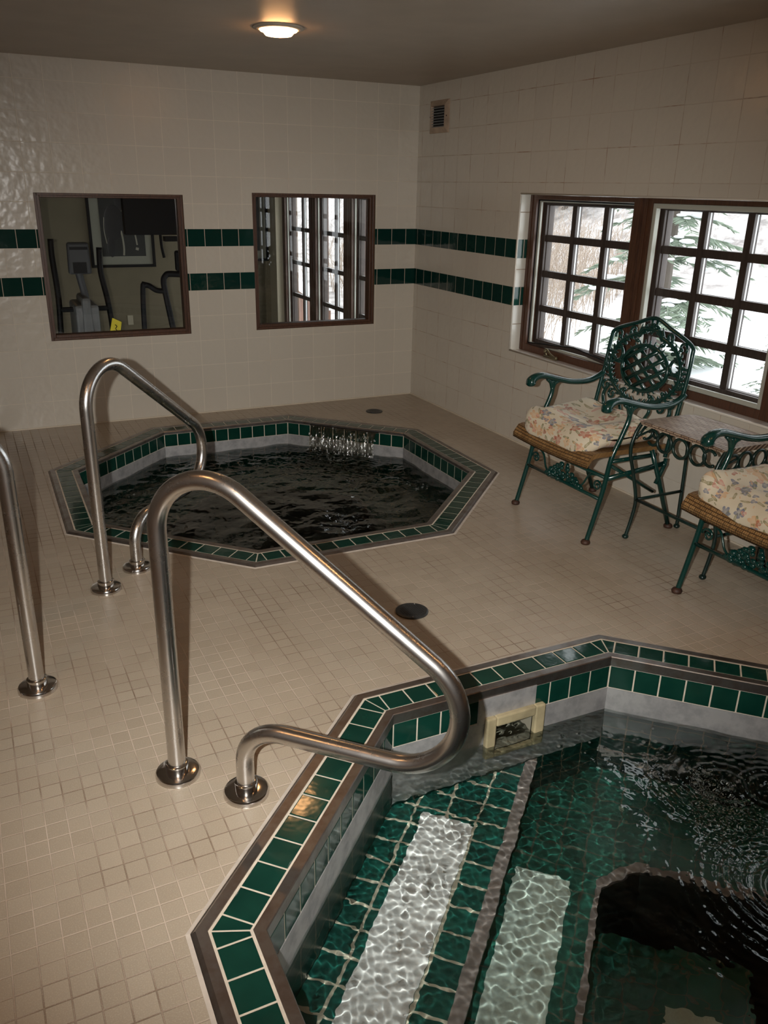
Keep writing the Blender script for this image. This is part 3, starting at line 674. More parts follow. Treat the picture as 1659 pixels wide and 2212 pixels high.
def spa_inside(t, c, key, near):
    zw = SPAS[key]['w']; e = 0.0
    zb, zf, zstep = (zw - 2.7, zw - 6.2, zw - 1.42) if near else (zw - 2.6, zw - 6.0, zw - 1.5)
    lo = G()
    for k in range(8):   # tiled basin wall from steel band to bench
        n, d, o = side_frame(c, k); h = (RI + 0.01) * TAN
        W = lambda a, z, r=RI + 0.01: tuple(o + n * r + d * a + Vector((0, 0, z)))
        zt_ = SPAS[key]['tb'] - (1.86 if near and k == 2 else 0.6)
        lo.add([W(-h, zb), W(h, zb), W(h, zt_), W(-h, zt_)], [(0, 1, 2, 3)], 0, [(-h, zb), (h, zb), (h, zt_), (-h, zt_)])
    m = M('basin_wall_tile_' + key); uv = m.n('UVMap'); b = m.n('TexBrick', offset=0.0, offset_frequency=1)
    for k, v in (('Scale', 1.0), ('Mortar Size', 0.014), ('Brick Width', 0.51), ('Row Height', 0.51)): b.inputs[k].default_value = v
    b.inputs['Color1'].default_value = (0.006, 0.030, 0.024, 1); b.inputs['Color2'].default_value = (0.008, 0.040, 0.030, 1); b.inputs['Mortar'].default_value = (0.16, 0.12, 0.08, 1)
    m.l(uv.outputs[0], b.inputs['Vector']); m.l(b.outputs['Color'], m.b.inputs['Base Color']); m.set(Roughness=0.35)
    caust(mk('basin_wall', lo, m.m, t), receiver=True)
    # bench with octagonal footwell, footwell wall and floor
    sa = 3 if near else 5      # side carrying the entry steps (normal at 135 or 225 degrees)
    RF = 3.45
    inn = [list(v) for v in octv(c, RF, zb)]; out = octv(c, RI + 0.01, zb)
    n, d, o = side_frame(c, sa)
    foot = 2.08
    # push the two footwell corners on the step side inwards to n = foot
    def clip(poly):
        res = []
        for i in range(len(poly)):
            A, B = Vector(poly[i]), Vector(poly[(i + 1) % len(poly)]); da, db = (A - o).dot(n) - foot, (B - o).dot(n) - foot
            if da <= 0: res.append(tuple(A))
            if da * db < 0: res.append(tuple(A + (B - A) * (da / (da - db))))
        return [(q[0], q[1], zb) for q in res]
    well = clip(inn)
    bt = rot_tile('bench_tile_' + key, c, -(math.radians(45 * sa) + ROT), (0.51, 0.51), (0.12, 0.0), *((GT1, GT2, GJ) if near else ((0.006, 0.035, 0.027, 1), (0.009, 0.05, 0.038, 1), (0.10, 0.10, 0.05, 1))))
    bo = holed_floor2('bench', out, [well], bt); bo.parent = t; caust(bo, receiver=True)
    g = G(); N = len(well)
    for i in range(N):
        a, b_ = well[i], well[(i + 1) % N]; g.quad(a, b_, (b_[0], b_[1], zf), (a[0], a[1], zf))
    caust(mk('footwell_wall', g, DARKPOOL, t), receiver=True)
    g = G().add([(q[0], q[1], zf) for q in well], [tuple(range(N))]); caust(mk('footwell_floor', g, DARKPOOL, t), receiver=True)
    g = G()
    for i in range(N):    # steel nosing round the footwell
        a, b_ = Vector(well[i]), Vector(well[(i + 1) % N]); cc = Vector((c[0], c[1], zb)); oa, ob = (a - cc).normalized() * 0.2, (b_ - cc).normalized() * 0.2
        z1 = Vector((0, 0, 0.02)); g.quad(a + z1, b_ + z1, b_ + ob + z1, a + oa + z1); g.quad(a + z1, b_ + z1, b_ - Vector((0, 0, 0.12)), a - Vector((0, 0, 0.12)))
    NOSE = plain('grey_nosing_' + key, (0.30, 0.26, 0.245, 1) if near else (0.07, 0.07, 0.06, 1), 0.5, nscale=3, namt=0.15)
    caust(mk('bench_nosing', g, NOSE, t), receiver=True)
    # entry steps: upper, and a lower one inside the footwell
    n0, n1 = 3.9, RI + 0.005
    P = lambda nn, a, z: tuple(o + n * nn + d * a + Vector((0, 0, z)))
    def halfw(nn): return RI * TAN + (RI - nn) if nn > 0.0 else RI   # width between the two neighbouring walls
    g = G(); h0, h1 = min(halfw(n0), 99), halfw(n1)
    g.add([P(n1, -h1, zstep), P(n0, -h0, zstep), P(n0, h0, zstep), P(n1, h1, zstep), P(n0, -h0, zb), P(n0, h0, zb)], [(0, 1, 2, 3), (1, 4, 5, 2)])
    st = rot_tile('step_tile_' + key, c, -(math.radians(45 * sa) + ROT), (0.60, 0.51), (0.33, 0.2), (0.008, 0.080, 0.064, 1), (0.012, 0.11, 0.085, 1), (0.62, 0.58, 0.46, 1), 0.028)
    caust(mk('entry_step', g, st, t), receiver=True)
    g = G(); g.add([P(n0 + 0.03, -h0, zstep + 0.012), P(n0 + 0.03, h0, zstep + 0.012), P(n0 - 0.2, h0 + .2, zstep + 0.012), P(n0 - 0.2, -h0 - .2, zstep + 0.012), P(n0 - 0.2, h0 + .2, zstep - 0.1), P(n0 - 0.2, -h0 - .2, zstep - 0.1)], [(0, 1, 2, 3), (3, 2, 4, 5)])
    caust(mk('step_nosing', g, NOSE, t), receiver=True)
    def strip(nm, na, nb, half, z, mat):
        g = G(); g.add([P(na, -half, z), P(nb, -half, z), P(nb, half, z), P(na, half, z)], [(0, 1, 2, 3)]); return caust(mk(nm, g, mat, t), receiver=True)
    hs = 2.62
    strip('tread_strip', 4.50, 5.50, hs + (0.0), zstep + 0.015, STRIP if near else MOSS)
    strip('tread_strip', 2.62, 3.66, hs + 0.1, zb + 0.015, MINT if near else MOSS)
    if near:
        z3 = zb - 1.7
        g = G(); g.add([P(2.08, -2.9, z3), P(-0.7, -2.9, z3), P(-0.7, 2.9, z3), P(2.08, 2.9, z3), P(-0.7, -2.9, zf), P(-0.7, 2.9, zf)], [(0, 1, 2, 3), (1, 4, 5, 2)]); caust(mk('lower_step', g, bt, t), receiver=True)
        strip('tread_strip', -0.45, 0.75, 1.7, z3 + 0.015, MINT)
MOSS = plain('olive_tread_strip', (0.16, 0.24, 0.09, 1), 0.5, nscale=3, namt=0.3)
MINT = plain('pale_green_tread_strip', (0.70, 0.84, 0.76, 1), 0.5, nscale=20, namt=0.08)
def holed_floor2(name, outer, holes, mat):
    bm = bmesh.new(); edges = []
    for loop in [outer] + holes:
        vs_ = [bm.verts.new((q[0] * S, q[1] * S, q[2] * S)) for q in loop]
        edges += [bm.edges.new((vs_[i], vs_[(i + 1) % len(vs_)])) for i in range(len(vs_))]
    bmesh.ops.triangle_fill(bm, use_beauty=True, edges=edges); bmesh.ops.recalc_face_normals(bm, faces=bm.faces)
    me = bpy.data.meshes.new(name); bm.to_mesh(me); bm.free(); me.materials.append(mat)
    o = bpy.data.objects.new(name, me); COL.objects.link(o); return o
t_far, c_far = build_spa('far', 'further octagonal green-tiled spa by the back wall, with a sheet waterfall', False); spa_inside(t_far, c_far, 'far', False)
t_near, c_near = build_spa('near', 'nearer octagonal green-tiled spa, with a yellowed skimmer and white tread strips', True); spa_inside(t_near, c_near, 'near', True)

# skimmer of the near spa
def skimmer():
    yw = c_near[1] + RI; x0, x1, z0, z1 = -10.44, -9.04, -1.74, -0.56
    ix0, ix1, iz0, iz1 = -10.22, -9.28, -1.58, -0.78
    g = G(); g.box(-10.60, -9.24, yw - 0.02, yw + 0.02, SPAS['near']['tb'] - 0.02, SPAS['near']['tt'] + 0.02)
    mk('skimmer_panel', g, BASIN, t_near)
    AGED = plain('yellowed_skimmer_plastic', (0.42, 0.36, 0.22, 1), 0.35, nscale=1.4, namt=0.35)
    g = G()
    for (a0, a1, b0, b1) in ((x0, ix0, z0, z1), (ix1, x1, z0, z1), (ix0, ix1, iz1, z1), (ix0, ix1, z0, iz0)): g.box(a0, a1, yw - 0.13, yw, b0, b1)
    sk = caust(mk('skimmer_frame', g, AGED, t_near, bevel=0.03), receiver=True)
    g = G(); yb = yw + 1.0
    g.quad((ix0, yw, iz0), (ix0, yb, iz0), (ix0, yb, iz1), (ix0, yw, iz1)); g.quad((ix1, yw, iz0), (ix1, yb, iz0), (ix1, yb, iz1), (ix1, yw, iz1))
    g.quad((ix0, yb, iz0), (ix1, yb, iz0), (ix1, yb, iz1), (ix0, yb, iz1)); g.quad((ix0, yw, iz1), (ix1, yw, iz1), (ix1, yb, iz1), (ix0, yb, iz1)); g.quad((ix0, yw, iz0), (ix1, yw, iz0), (ix1, yb, iz0), (ix0, yb, iz0))
    caust(mk('skimmer_throat', g, plain('grey_skimmer_throat', (0.34, 0.32, 0.25, 1), 0.4), sk), receiver=True)
    n_, m_ = 60, 60; g = G(); zw = SPAS['near']['w']
    vs_ = [(ix0 + (ix1 - ix0) * i / n_, yw - 0.01 + 1.0 * j / m_, zw + 0.012 * math.sin(22 * j / m_ + 9 * i / n_) + 0.009 * math.sin(31 * j / m_ - 17 * i / n_)) for i in range(n_ + 1) for j in range(m_ + 1)]
    g.add(vs_, [(i * (m_ + 1) + j, (i + 1) * (m_ + 1) + j, (i + 1) * (m_ + 1) + j + 1, i * (m_ + 1) + j + 1) for i in range(n_) for j in range(m_)])
    caust(mk('skimmer_water', g, WATER, sk, smooth=True), caster=True)
skimmer()

# water with real ripples
def water(name, c, r, zw, seed, amp, label, step, extra=None, near_=False):
    rng = np.random.RandomState(seed); R = r / math.cos(math.pi / 8)
    n = int(2 * R / step) + 1; xs = np.linspace(-R, R, n); X, Y = np.meshgrid(xs, xs)
    Z = np.zeros_like(X)
    for lam, a, cnt in ((0.115, 0.00050, 22), (0.19, 0.0011, 20), (0.36, 0.0016, 14), (0.9, 0.0045, 10), (1.8, 0.010, 8)):
        for i in range(cnt):
            k = 2 * np.pi / (lam * rng.uniform(0.75, 1.35)); th = rng.uniform(0, 2 * np.pi); wx, wy = 0.25 * np.sin(1.1 * Y + i), 0.25 * np.sin(1.3 * X + 2 * i)
            Z += amp * a * rng.uniform(0.5, 1.2) / math.sqrt(cnt) * 1.6 * np.cos(k * ((X + wx * lam) * np.cos(th) + (Y + wy * lam) * np.sin(th)) + rng.uniform(0, 6.28))
    if near_: Z *= np.interp((Y - X) / math.sqrt(2), [0.8, 2.2, 3.7, 4.3], [1.35, 0.6, 0.7, 1.1])
    if extra is not None: Z += extra(X + c[0], Y + c[1], rng)
    inside = np.ones_like(X, bool)
    for k in range(8):
        a = math.radians(45 * k) + ROT; inside &= (X * math.cos(a) + Y * math.sin(a)) <= r + step
    # clamp outlying points onto the octagon
    for k in range(8):
        a = math.radians(45 * k) + ROT; dd = X * math.cos(a) + Y * math.sin(a) - r; dd = np.where(dd > 0, dd, 0); X = X - dd * math.cos(a); Y = Y - dd * math.sin(a)
    idx = -np.ones(X.shape, int); idx[inside] = np.arange(inside.sum())
    V = np.stack([(X + c[0])[inside] * S, (Y + c[1])[inside] * S, (zw + Z)[inside] * S], -1)
    a, b, d, e = idx[:-1, :-1], idx[:-1, 1:], idx[1:, 1:], idx[1:, :-1]; ok = (a >= 0) & (b >= 0) & (d >= 0) & (e >= 0)
    F = np.stack([a[ok], b[ok], d[ok], e[ok]], -1)
    me = bpy.data.meshes.new(name); me.vertices.add(len(V)); me.vertices.foreach_set('co', V.ravel().astype(np.float32))
    me.loops.add(F.size); me.loops.foreach_set('vertex_index', F.ravel().astype(np.int32)); me.polygons.add(len(F))
    me.polygons.foreach_set('loop_start', np.arange(0, F.size, 4, dtype=np.int32)); me.polygons.foreach_set('loop_total', np.full(len(F), 4, np.int32))
    me.polygons.foreach_set('use_smooth', [True] * len(F)); me.materials.append(WATER); me.update(calc_edges=True); me.validate()
    o = bpy.data.objects.new(name, me); COL.objects.link(o); caust(o, caster=True)
    return tag(o, label, 'water')
def jet_bump(X, Y, rng):
    Z = 0
    for (jx, jy, a, w) in ((-7.1, -25.6, 0.05, 0.25), (-6.9, -25.9, 0.03, 0.5), (-6.2, -26.4, 0.025, 0.6), (-7.9, -28.3, 0.02, 0.7)):
        r = np.sqrt((X - jx) ** 2 + (Y - jy) ** 2); Z = Z + a * np.exp(-(r / w) ** 2) * (0.6 + 0.5 * np.cos(r * 22)) + 0.006 * np.exp(-(r / (2.2 * w)) ** 2) * np.cos(r * 34)
    return Z
def fall_bump(X, Y, rng):
    r = np.sqrt((X + 5.9) ** 2 + (Y + 4.9) ** 2); return 0.02 * np.exp(-(r / 1.3) ** 2) * np.cos(r * 14) + 0.012 * np.exp(-(r / 2.4) ** 2) * np.sin(X * 19) * np.sin(Y * 17)
water('spa_water', c_near, RI - 0.002, SPAS['near']['w'], 3, 0.55, 'rippling clear water filling the nearer spa', 0.0185, jet_bump, True)
water('spa_water', c_far, RI - 0.002, SPAS['far']['w'], 5, 1.35, 'dark rippling water filling the further spa', 0.04, fall_bump)

# ------------------------------------------------------------------ handrails
def rail_curve():
    pts = []
    def arc(cx_, cz_, r, a0, a1, n=14):
        for i in range(n + 1):
            a = math.radians(a0 + (a1 - a0) * i / n); pts.append((cx_ + r * math.cos(a), cz_ + r * math.sin(a)))
    pts.append((0, 0.05)); pts.append((0, 2.2)); arc(0.885, 4.385, 0.885, 180, 54.6, 18)
    arc(3.72, 2.27, 0.969, 54.6, -90, 20)
    arc(1.27 + 0.66, 1.3 - 0.66, 0.66, 90, 180, 12); pts.append((1.27, 0.05)); return pts
RC = rail_curve()
def handrail(loc, ang, label):
    t = empty('handrail', (loc[0], loc[1], 0), math.radians(ang)); tag(t, label, 'handrail', 'bent stainless steel handrails')
    g = G(); g.tube([(a, 0, z) for a, z in RC], 0.143, 24); mk('rail', g, STEEL, t, smooth=True, auto=0.8)
    for a in (0.0, 1.27):
        g = G().lathe([(0.365, 0.0), (0.365, 0.06), (0.345, 0.095), (0.30, 0.11), (0.185, 0.115), (0.185, 0.24), (0.165, 0.255), (0.14, 0.255)], (a, 0, 0), 40)
        mk('flange', g, POLISH, t, smooth=True, auto=0.7)
handrail((-16.407, -22.896), -45.7, 'bent stainless handrail reaching over the nearer spa with the skimmer')
handrail((-16.407, -15.473), 45, 'bent stainless handrail at the further spa with the waterfall')
handrail((-18.263, -19.288), 180, 'stainless handrail standing alone on the mosaic floor, turned away from both spas')

# ------------------------------------------------------------------ floor drains
for i, ((dx, dy), r) in enumerate(drains):
    t = empty('floor_drain', (dx, dy, 0.0)); tag(t, ['round black slotted drain cover between the two spas', 'small round drain cover near the far corner'][i], 'drain', 'round floor drains')
    DR = plain('dark_cast_drain_%d' % i, (0.035, 0.036, 0.036, 1), 0.4, 0.3, nscale=12, namt=0.3, bump=0.2)
    g = G().lathe([(r, 0.002), (r, 0.03), (r - 0.03, 0.04), (0.0, 0.04)], (0, 0, 0), 36); mk('drain_cover', g, DR, t)
    g = G(); st_ = 0.052
    for a in range(-6, 7):
        for b in range(-6, 7):
            x, y = a * st_, b * st_ + (0.5 * st_ if a % 2 else 0)
            if math.hypot(x, y) < r * 0.72: g.lathe([(0.018, 0.0412), (0.0, 0.0414)], (x, y, 0), 6)
    mk('drain_holes', g, plain('black_drain_hole_%d' % i, (0.003, 0.003, 0.003, 1), 0.9), t)
    if i == 0:
        for a in (0.9, 4.3): g = G().lathe([(0.022, 0.04), (0.018, 0.048), (0, 0.05)], (r * 0.86 * math.cos(a), r * 0.86 * math.sin(a), 0), 10); mk('screw', g, POLISH, t)

# ------------------------------------------------------------------ wall vent
t = empty('wall_vent', (0, -1.82, 11.88)); tag(t, 'small louvred vent with pale stained frame high beside the room corner', 'vent')
VF = plain('pinkish_vent_frame', (0.40, 0.30, 0.22, 1), 0.5, nscale=3, namt=0.2)
g = G(); o_, i_ = (0.76, 0.61), (0.56, 0.40)
v = []
for (a, b, x) in ((o_[0], o_[1], 0), (o_[0], o_[1], -0.05), (i_[0], i_[1], -0.14), (i_[0] - .02, i_[1] - .02, 0.0)): v += [(x, -a, -b), (x, a, -b), (x, a, b), (x, -a, b)]
f = [(r * 4 + k, r * 4 + (k + 1) % 4, (r + 1) * 4 + (k + 1) % 4, (r + 1) * 4 + k) for r in range(3) for k in range(4)]
mk('vent_frame', g.add(v, f), VF, t)
mk('vent_back', G().box(-0.01, 0, -0.54, 0.54, -0.38, 0.38), BLACK, t)
VS = plain('grey_vent_slat', (0.30, 0.32, 0.33, 1), 0.35)
for k in range(8):
    z = 0.35 - k * 0.1; g = G(); g.add([(-0.02, -0.54, z), (-0.02, 0.54, z), (-0.12, 0.54, z - 0.05), (-0.12, -0.54, z - 0.05), (-0.02, -0.54, z + 0.012), (-0.02, 0.54, z + 0.012), (-0.12, 0.54, z - 0.038), (-0.12, -0.54, z - 0.038)], [(0, 1, 2, 3), (7, 6, 5, 4), (0, 4, 5, 1), (3, 2, 6, 7), (0, 3, 7, 4), (1, 5, 6, 2)])
    mk('slat', g, VS, t)
for y in (-0.66, 0.66): mk('screw', G().lathe([(0.03, 0), (0.02, -0.02), (0, -0.025)], (-0.09, y, 0), 8, axis='x'), RUST, t)

# ------------------------------------------------------------------ ceiling lights
LM = M('warm_opal_lamp'); em = LM.n('Emission'); em.inputs[0].default_value = (1.0, 0.50, 0.20, 1); em.inputs[1].default_value = 32.0; LM.l(em.outputs[0], LM.out.inputs['Surface'])
LT = plain('lamp_trim_paint', (0.45, 0.38, 0.30, 1), 0.35)
def can_light(x, y, label):
    t = empty('ceiling_light', (x, y, ZC)); tag(t, label, 'ceiling light', 'recessed ceiling lights')
    mk('trim_ring', G().lathe([(0.70, 0.0), (0.68, -0.04), (0.56, -0.07), (0.53, -0.07), (0.53, 0.0)], (0, 0, 0), 40), LT, t, smooth=True)
    mk('drop_lens', G().lathe([(0.53, -0.05), (0.50, -0.10), (0.41, -0.11), (0.405, -0.15), (0.36, -0.20), (0.2, -0.225), (0, -0.23)], (0, 0, 0), 40), LM.m, t, smooth=True)
can_light(-9.72, -9.85, 'round recessed ceiling light above the further spa')
can_light(-9.95, -28.6, 'round recessed ceiling light above the nearer spa, out of frame')
can_light(-21.5, -24.0, 'added round ceiling light by the left wall, unseen, warming the room')  # extra unseen can, added for warmer ambient light
can_light(-4.0, -31.0, 'added round ceiling light by the casements, unseen, warming the room')  # another can added out of view to warm the ambient light
can_light(-19.5, -31.0, 'round recessed ceiling light behind the photographer')

# ------------------------------------------------------------------ chairs
def stile_x(v):
    return float(np.interp(v, [2.17, 3.43, 4.18, 5.16, 5.8], [2.55, 2.76, 2.92, 3.05, 3.13])) - 1.5
def make_chair():
    t = empty('garden_armchair', (0, 0, 0))
    X = lambda s: s - 1.5
    for sg in (1, -1):
        y = sg * 1.70
        g = G(); g.tube(smoothpath([(X(0.02), y, 0.06), (X(0.22), y, 0.8), (X(0.42), y, 1.6), (X(0.56), y, 2.4), (X(0.80), y, 2.95), (X(1.0), y, 3.45), (X(1.0), y, 3.83)]), 0.068, 10); l = mk('leg', g, IRON, t, smooth=True)
        g = G().lathe([(0.12, 0), (0.135, 0.05), (0.11, 0.10), (0.06, 0.13)], (X(0.0), y, 0), 14); mk('foot', g, RUST, l, smooth=True)
        g = G(); g.tube([(X(3.03), y, 0.06), (X(2.42), y, 1.53), (X(1.98), y, 2.5)], 0.068, 10); l = mk('leg', g, IRON, t, smooth=True)
        g = G().lathe([(0.12, 0), (0.135, 0.05), (0.11, 0.10), (0.06, 0.13)], (X(3.04), y, 0), 14); mk('foot', g, RUST, l, smooth=True)
        # arm
        P = smoothpath([(X(0.22), y, 3.74), (X(0.20), y, 3.86), (X(0.34), y, 3.97), (X(0.62), y, 4.0), (X(1.1), y, 3.88), (X(1.7), y, 3.74), (X(2.3), y, 3.72), (X(2.7), y, 3.82), (X(2.92), y * 0.985, 3.96)], 8)
        R = [float(np.interp(i / (len(P) - 1), [0, .06, .15, .3, .55, .8, 1], [.10, .14, .13, .10, .085, .085, .075])) for i in range(len(P))]
        g = G(); g.tube(P, R, 12, flat=((0, 1, 0), 1.25)); g.tube(smoothpath([(X(1.0), y, 3.56), (X(1.08), y, 3.74), (X(1.28), y, 3.82)]), [.07] * 13, 8); g.tube(smoothpath([(X(0.99), y, 3.60), (X(0.93), y, 3.76), (X(0.80), y, 3.88)]), [.06] * 13, 8)
        mk('armrest', g, IRON, t, smooth=True)
        g = G(); g.tube([(X(0.52), y * 0.99, 1.83), (X(2.5), y * 0.99, 2.02)], 0.06, 8, flat=((0, 0, 1), 1.3)); g.tube([(X(2.3), y, 1.45), (X(2.55), y, 2.0), (X(2.56), y, 2.17)], 0.06, 8); g.tube([(X(0.56), y * 0.97, 2.3), (X(2.2), y * 0.97, 2.32)], 0.06, 8); g.tube([(X(0.6), y * 0.96, 2.2), (X(2.3), y * 0.96, 1.2)], 0.05, 8)
        g.ball((X(2.52), y, 2.0), 0.09, 8, 6); mk('side_brace', g, IRON, t, smooth=True)
    # front apron: two rails, scrolls and cast ornament
    g = G(); fx = X(0.38)
    g.tube([(X(0.47), 1.70, 1.86), (X(0.47), -1.70, 1.86)], 0.05, 8); g.tube([(X(0.33), 1.70, 1.26), (X(0.33), -1.70, 1.26)], 0.05, 8)
    for sg in (1, -1):
        sp_ = [(X(0.42), sg * (1.42 + 0.17 * (1 - i / 22) * math.cos(i * 0.5)), 1.56 + 0.17 * (1 - i / 22) * math.sin(i * 0.5)) for i in range(20)]
        g.tube(sp_[::-1], 0.03, 6); g.tube(smoothpath([(X(0.45), sg * 1.3, 1.84), (X(0.42), sg * 1.05, 1.75), (X(0.38), sg * 0.85, 1.42), (X(0.37), sg * 0.6, 1.3)]), 0.03, 6)
    mk('front_rail', g, IRON, t, smooth=True)
    g = G(); rng = random.Random(3)
    for i in range(90):
        a = rng.uniform(-0.78, 0.78); hh = 0.62 * (1 - abs(a) / 0.8) ** 0.8; z = rng.uniform(0, 1) * hh
        g.ball((fx + rng.uniform(-0.06, 0.03), a, 1.24 + z), rng.uniform(0.045, 0.085), 7, 5, (0.8, 1.3, 1))
    mk('cast_ornament', g, IRON, t, smooth=True)
    # seat: woven slab with rolled front
    g = G(); nu, nv = 16, 14; vs_ = []; uvs = []
    def surf(u, v, off):
        s = -0.28 + u * 2.7; y = (v - 0.5) * 3.46; sag = -0.10 * math.sin(math.pi * v) * math.sin(math.pi * min(1, u * 1.05)); roll = -0.26 * max(0, (0.10 - u) / 0.10) ** 2
        corner = 0.06 * (2 * v - 1) ** 2
        return (X(s) + (0.06 * max(0, (0.1 - u) / 0.1) if False else 0), y, 2.56 + sag + roll + corner + off)
    for off in (0.0, -0.13):
        for i in range(nu + 1):
            for j_ in range(nv + 1):
                u, v_ = i / nu, j_ / nv; vs_.append(surf(u, v_, off)); uvs.append((v_ * 3.4 + 2, u * 2.7 - off))
    fs = []; K = (nu + 1) * (nv + 1); id_ = lambda a, b, l: l * K + a * (nv + 1) + b
    for i in range(nu):
        for j_ in range(nv): fs += [(id_(i, j_, 0), id_(i, j_ + 1, 0), id_(i + 1, j_ + 1, 0), id_(i + 1, j_, 0)), (id_(i, j_, 1), id_(i + 1, j_, 1), id_(i + 1, j_ + 1, 1), id_(i, j_ + 1, 1))]
    for i in range(nu):
        for b in (0, nv): fs.append((id_(i, b, 0), id_(i + 1, b, 0), id_(i + 1, b, 1), id_(i, b, 1)))
    for j_ in range(nv):
        for a in (0, nu): fs.append((id_(a, j_, 0), id_(a, j_ + 1, 0), id_(a, j_ + 1, 1), id_(a, j_, 1)))
    g.add(vs_, fs, 0, uvs); mk('seat', g, WICKER, t, smooth=True, auto=0.9)
    # back hoop
    L = lambda u, v: (stile_x(v), u, v)
    hoop = smoothpath([L(1.66, 2.2), L(1.66, 3.0), L(1.66, 4.2), L(1.64, 5.0), L(1.52, 5.28), L(0.7, 5.58), L(0.0, 5.80), L(-0.7, 5.58), L(-1.52, 5.28), L(-1.64, 5.0), L(-1.66, 4.2), L(-1.66, 3.0), L(-1.66, 2.2)], 6)
    g = G(); g.tube(hoop, 0.06, 10); mk('back_frame', g, IRON, t, smooth=True)
    # lattice medallion
    g = G(); cu, cv, au, av = 0.0, 4.38, 0.92, 0.64
    g.tube([(stile_x(cv + av * math.sin(a)) - 0.02, cu + au * math.cos(a), cv + av * math.sin(a)) for a in [2 * math.pi * i / 40 for i in range(40)]], 0.06, 8, closed=True)
    for m_ in (0.62, -0.62):
        for q_ in np.arange(-1.5, 1.51, 0.36):
            # clip line v = m*u + q to ellipse
            A_, B_, C_ = (1 / au ** 2 + m_ ** 2 / av ** 2), 2 * m_ * q_ / av ** 2, q_ ** 2 / av ** 2 - 1
            dsc = B_ * B_ - 4 * A_ * C_
            if dsc <= 0.02: continue
            u0, u1 = (-B_ - math.sqrt(dsc)) / 2 / A_, (-B_ + math.sqrt(dsc)) / 2 / A_
            g.tube([(stile_x(cv + m_ * u + q_) - (0.02 if m_ > 0 else 0.04), cu + u, cv + m_ * u + q_) for u in (u0, u1)], 0.07, 6, flat=((1, 0, 0), 0.4))
    mk('lattice_medallion', g, IRON, t, smooth=True)
    # leafy wreath with scrolls
    g = G(); wu, wv = 1.42, 0.98; N = 60
    W = lambda a, k=1.0, dx=0.0: (stile_x(cv + wv * k * math.sin(a)) - 0.03 + dx, wu * k * math.cos(a), cv + wv * k * math.sin(a) + (0.13 * k if abs(math.cos(a)) < 0.3 and math.sin(a) > 0 else 0))
    g.tube([W(2 * math.pi * i / N) for i in range(N)], 0.062, 7, closed=True)
    for i in range(44):
        a = 2 * math.pi * (i + 0.5) / 44; s_ = 1 if math.cos(a) > 0 else -1
        for k1, tw in ((1.13, 0.10), (0.87, 0.09)):
            g.tube([W(a), W(a + s_ * tw * 0.5, (1 + k1) / 2 * 1.01), W(a + s_ * tw, k1)], [0.05, 0.045, 0.012], 6)
    def spiral(u, v, r, a0, turns, flip=1, w=0.045, n=18):
        pts = []
        for i in range(n + 1):
            f_ = i / n; a = a0 + flip * f_ * turns * 2 * math.pi; rr = r * (1 - 0.62 * f_); vv = v + rr * math.sin(a); pts.append((stile_x(vv) - 0.03, u + rr * math.cos(a), vv))
        g.tube(pts, [w * (1 - 0.25 * i / n) for i in range(n + 1)], 7); g.ball(pts[-1], w * 1.35, 7, 5)
    for sg in (1, -1):
        fl_ = sg
        g.tube([(stile_x(4.62 + 0.2 * math.sin(a)) - 0.03, sg * 1.17 + 0.19 * math.cos(a), 4.62 + 0.2 * math.sin(a)) for a in [2 * math.pi * i / 20 for i in range(20)]], 0.05, 7, closed=True)
        spiral(sg * 1.28, 5.16, 0.17, -0.6 if sg > 0 else math.pi + 0.6, 0.75, sg); spiral(sg * 0.72, 5.36, 0.14, -0.8 if sg > 0 else math.pi + 0.8, 0.7, sg)
        spiral(sg * 0.35, 5.42, 0.10, -0.8 if sg > 0 else math.pi + .8, 0.6, sg)
        spiral(sg * 1.36, 3.62, 0.16, 1.2 if sg > 0 else math.pi - 1.2, 0.8, -sg); spiral(sg * 1.02, 3.42, 0.15, 1.2 if sg > 0 else math.pi - 1.2, 0.8, -sg)
        spiral(sg * 1.50, 4.15, 0.12, 1.2 if sg > 0 else math.pi - 1.2, 0.7, -sg)
        spiral(sg * 0.98, 5.00, 0.15, 2.4 if sg > 0 else math.pi - 2.4, 0.7, -sg); spiral(sg * 0.98, 3.78, 0.15, -2.4 if sg > 0 else math.pi + 2.4, 0.7, sg)
        spiral(sg * 0.55, 3.62, 0.13, -2.0 if sg > 0 else math.pi + 2.0, 0.7, sg); spiral(sg * 0.5, 5.14, 0.12, 2.2 if sg > 0 else math.pi - 2.2, 0.7, -sg)
        g.tube(smoothpath([L(sg * 0.45, 3.50), L(sg * 0.62, 3.25), L(sg * 0.5, 2.95), L(sg * 0.62, 2.65)]), 0.05, 7)
        g.tube(smoothpath([L(sg * 1.25, 3.70), L(sg * 1.40, 3.35), L(sg * 1.30, 3.05), L(sg * 1.56, 2.92)]), 0.055, 7)
        g.tube([L(sg * 1.42, 4.62), L(sg * 1.64, 4.62)], 0.045, 6); g.tube([L(sg * 1.42, 4.5), L(sg * 1.64, 4.5)], 0.035, 6)
        g.tube([L(sg * 1.38, 4.38), L(sg * 0.92, 4.38)], 0.05, 6)
        g.tube([L(sg * 0.08, 5.48), L(sg * 0.10, 5.74)], 0.045, 6)
    for i in range(9):
        a = math.pi / 2 + (i - 4) * 0.22; g.tube([L(0.8 * math.cos(a) * 0.98, cv + av * math.sin(a)), L(1.0 * math.cos(a), cv + (av + 0.17) * math.sin(a))], [0.045, 0.015], 6)
        g.tube([L(0.8 * math.cos(a), cv - av * math.sin(a)), L(1.0 * math.cos(a), cv - (av + 0.15) * math.sin(a))], [0.045, 0.015], 6)
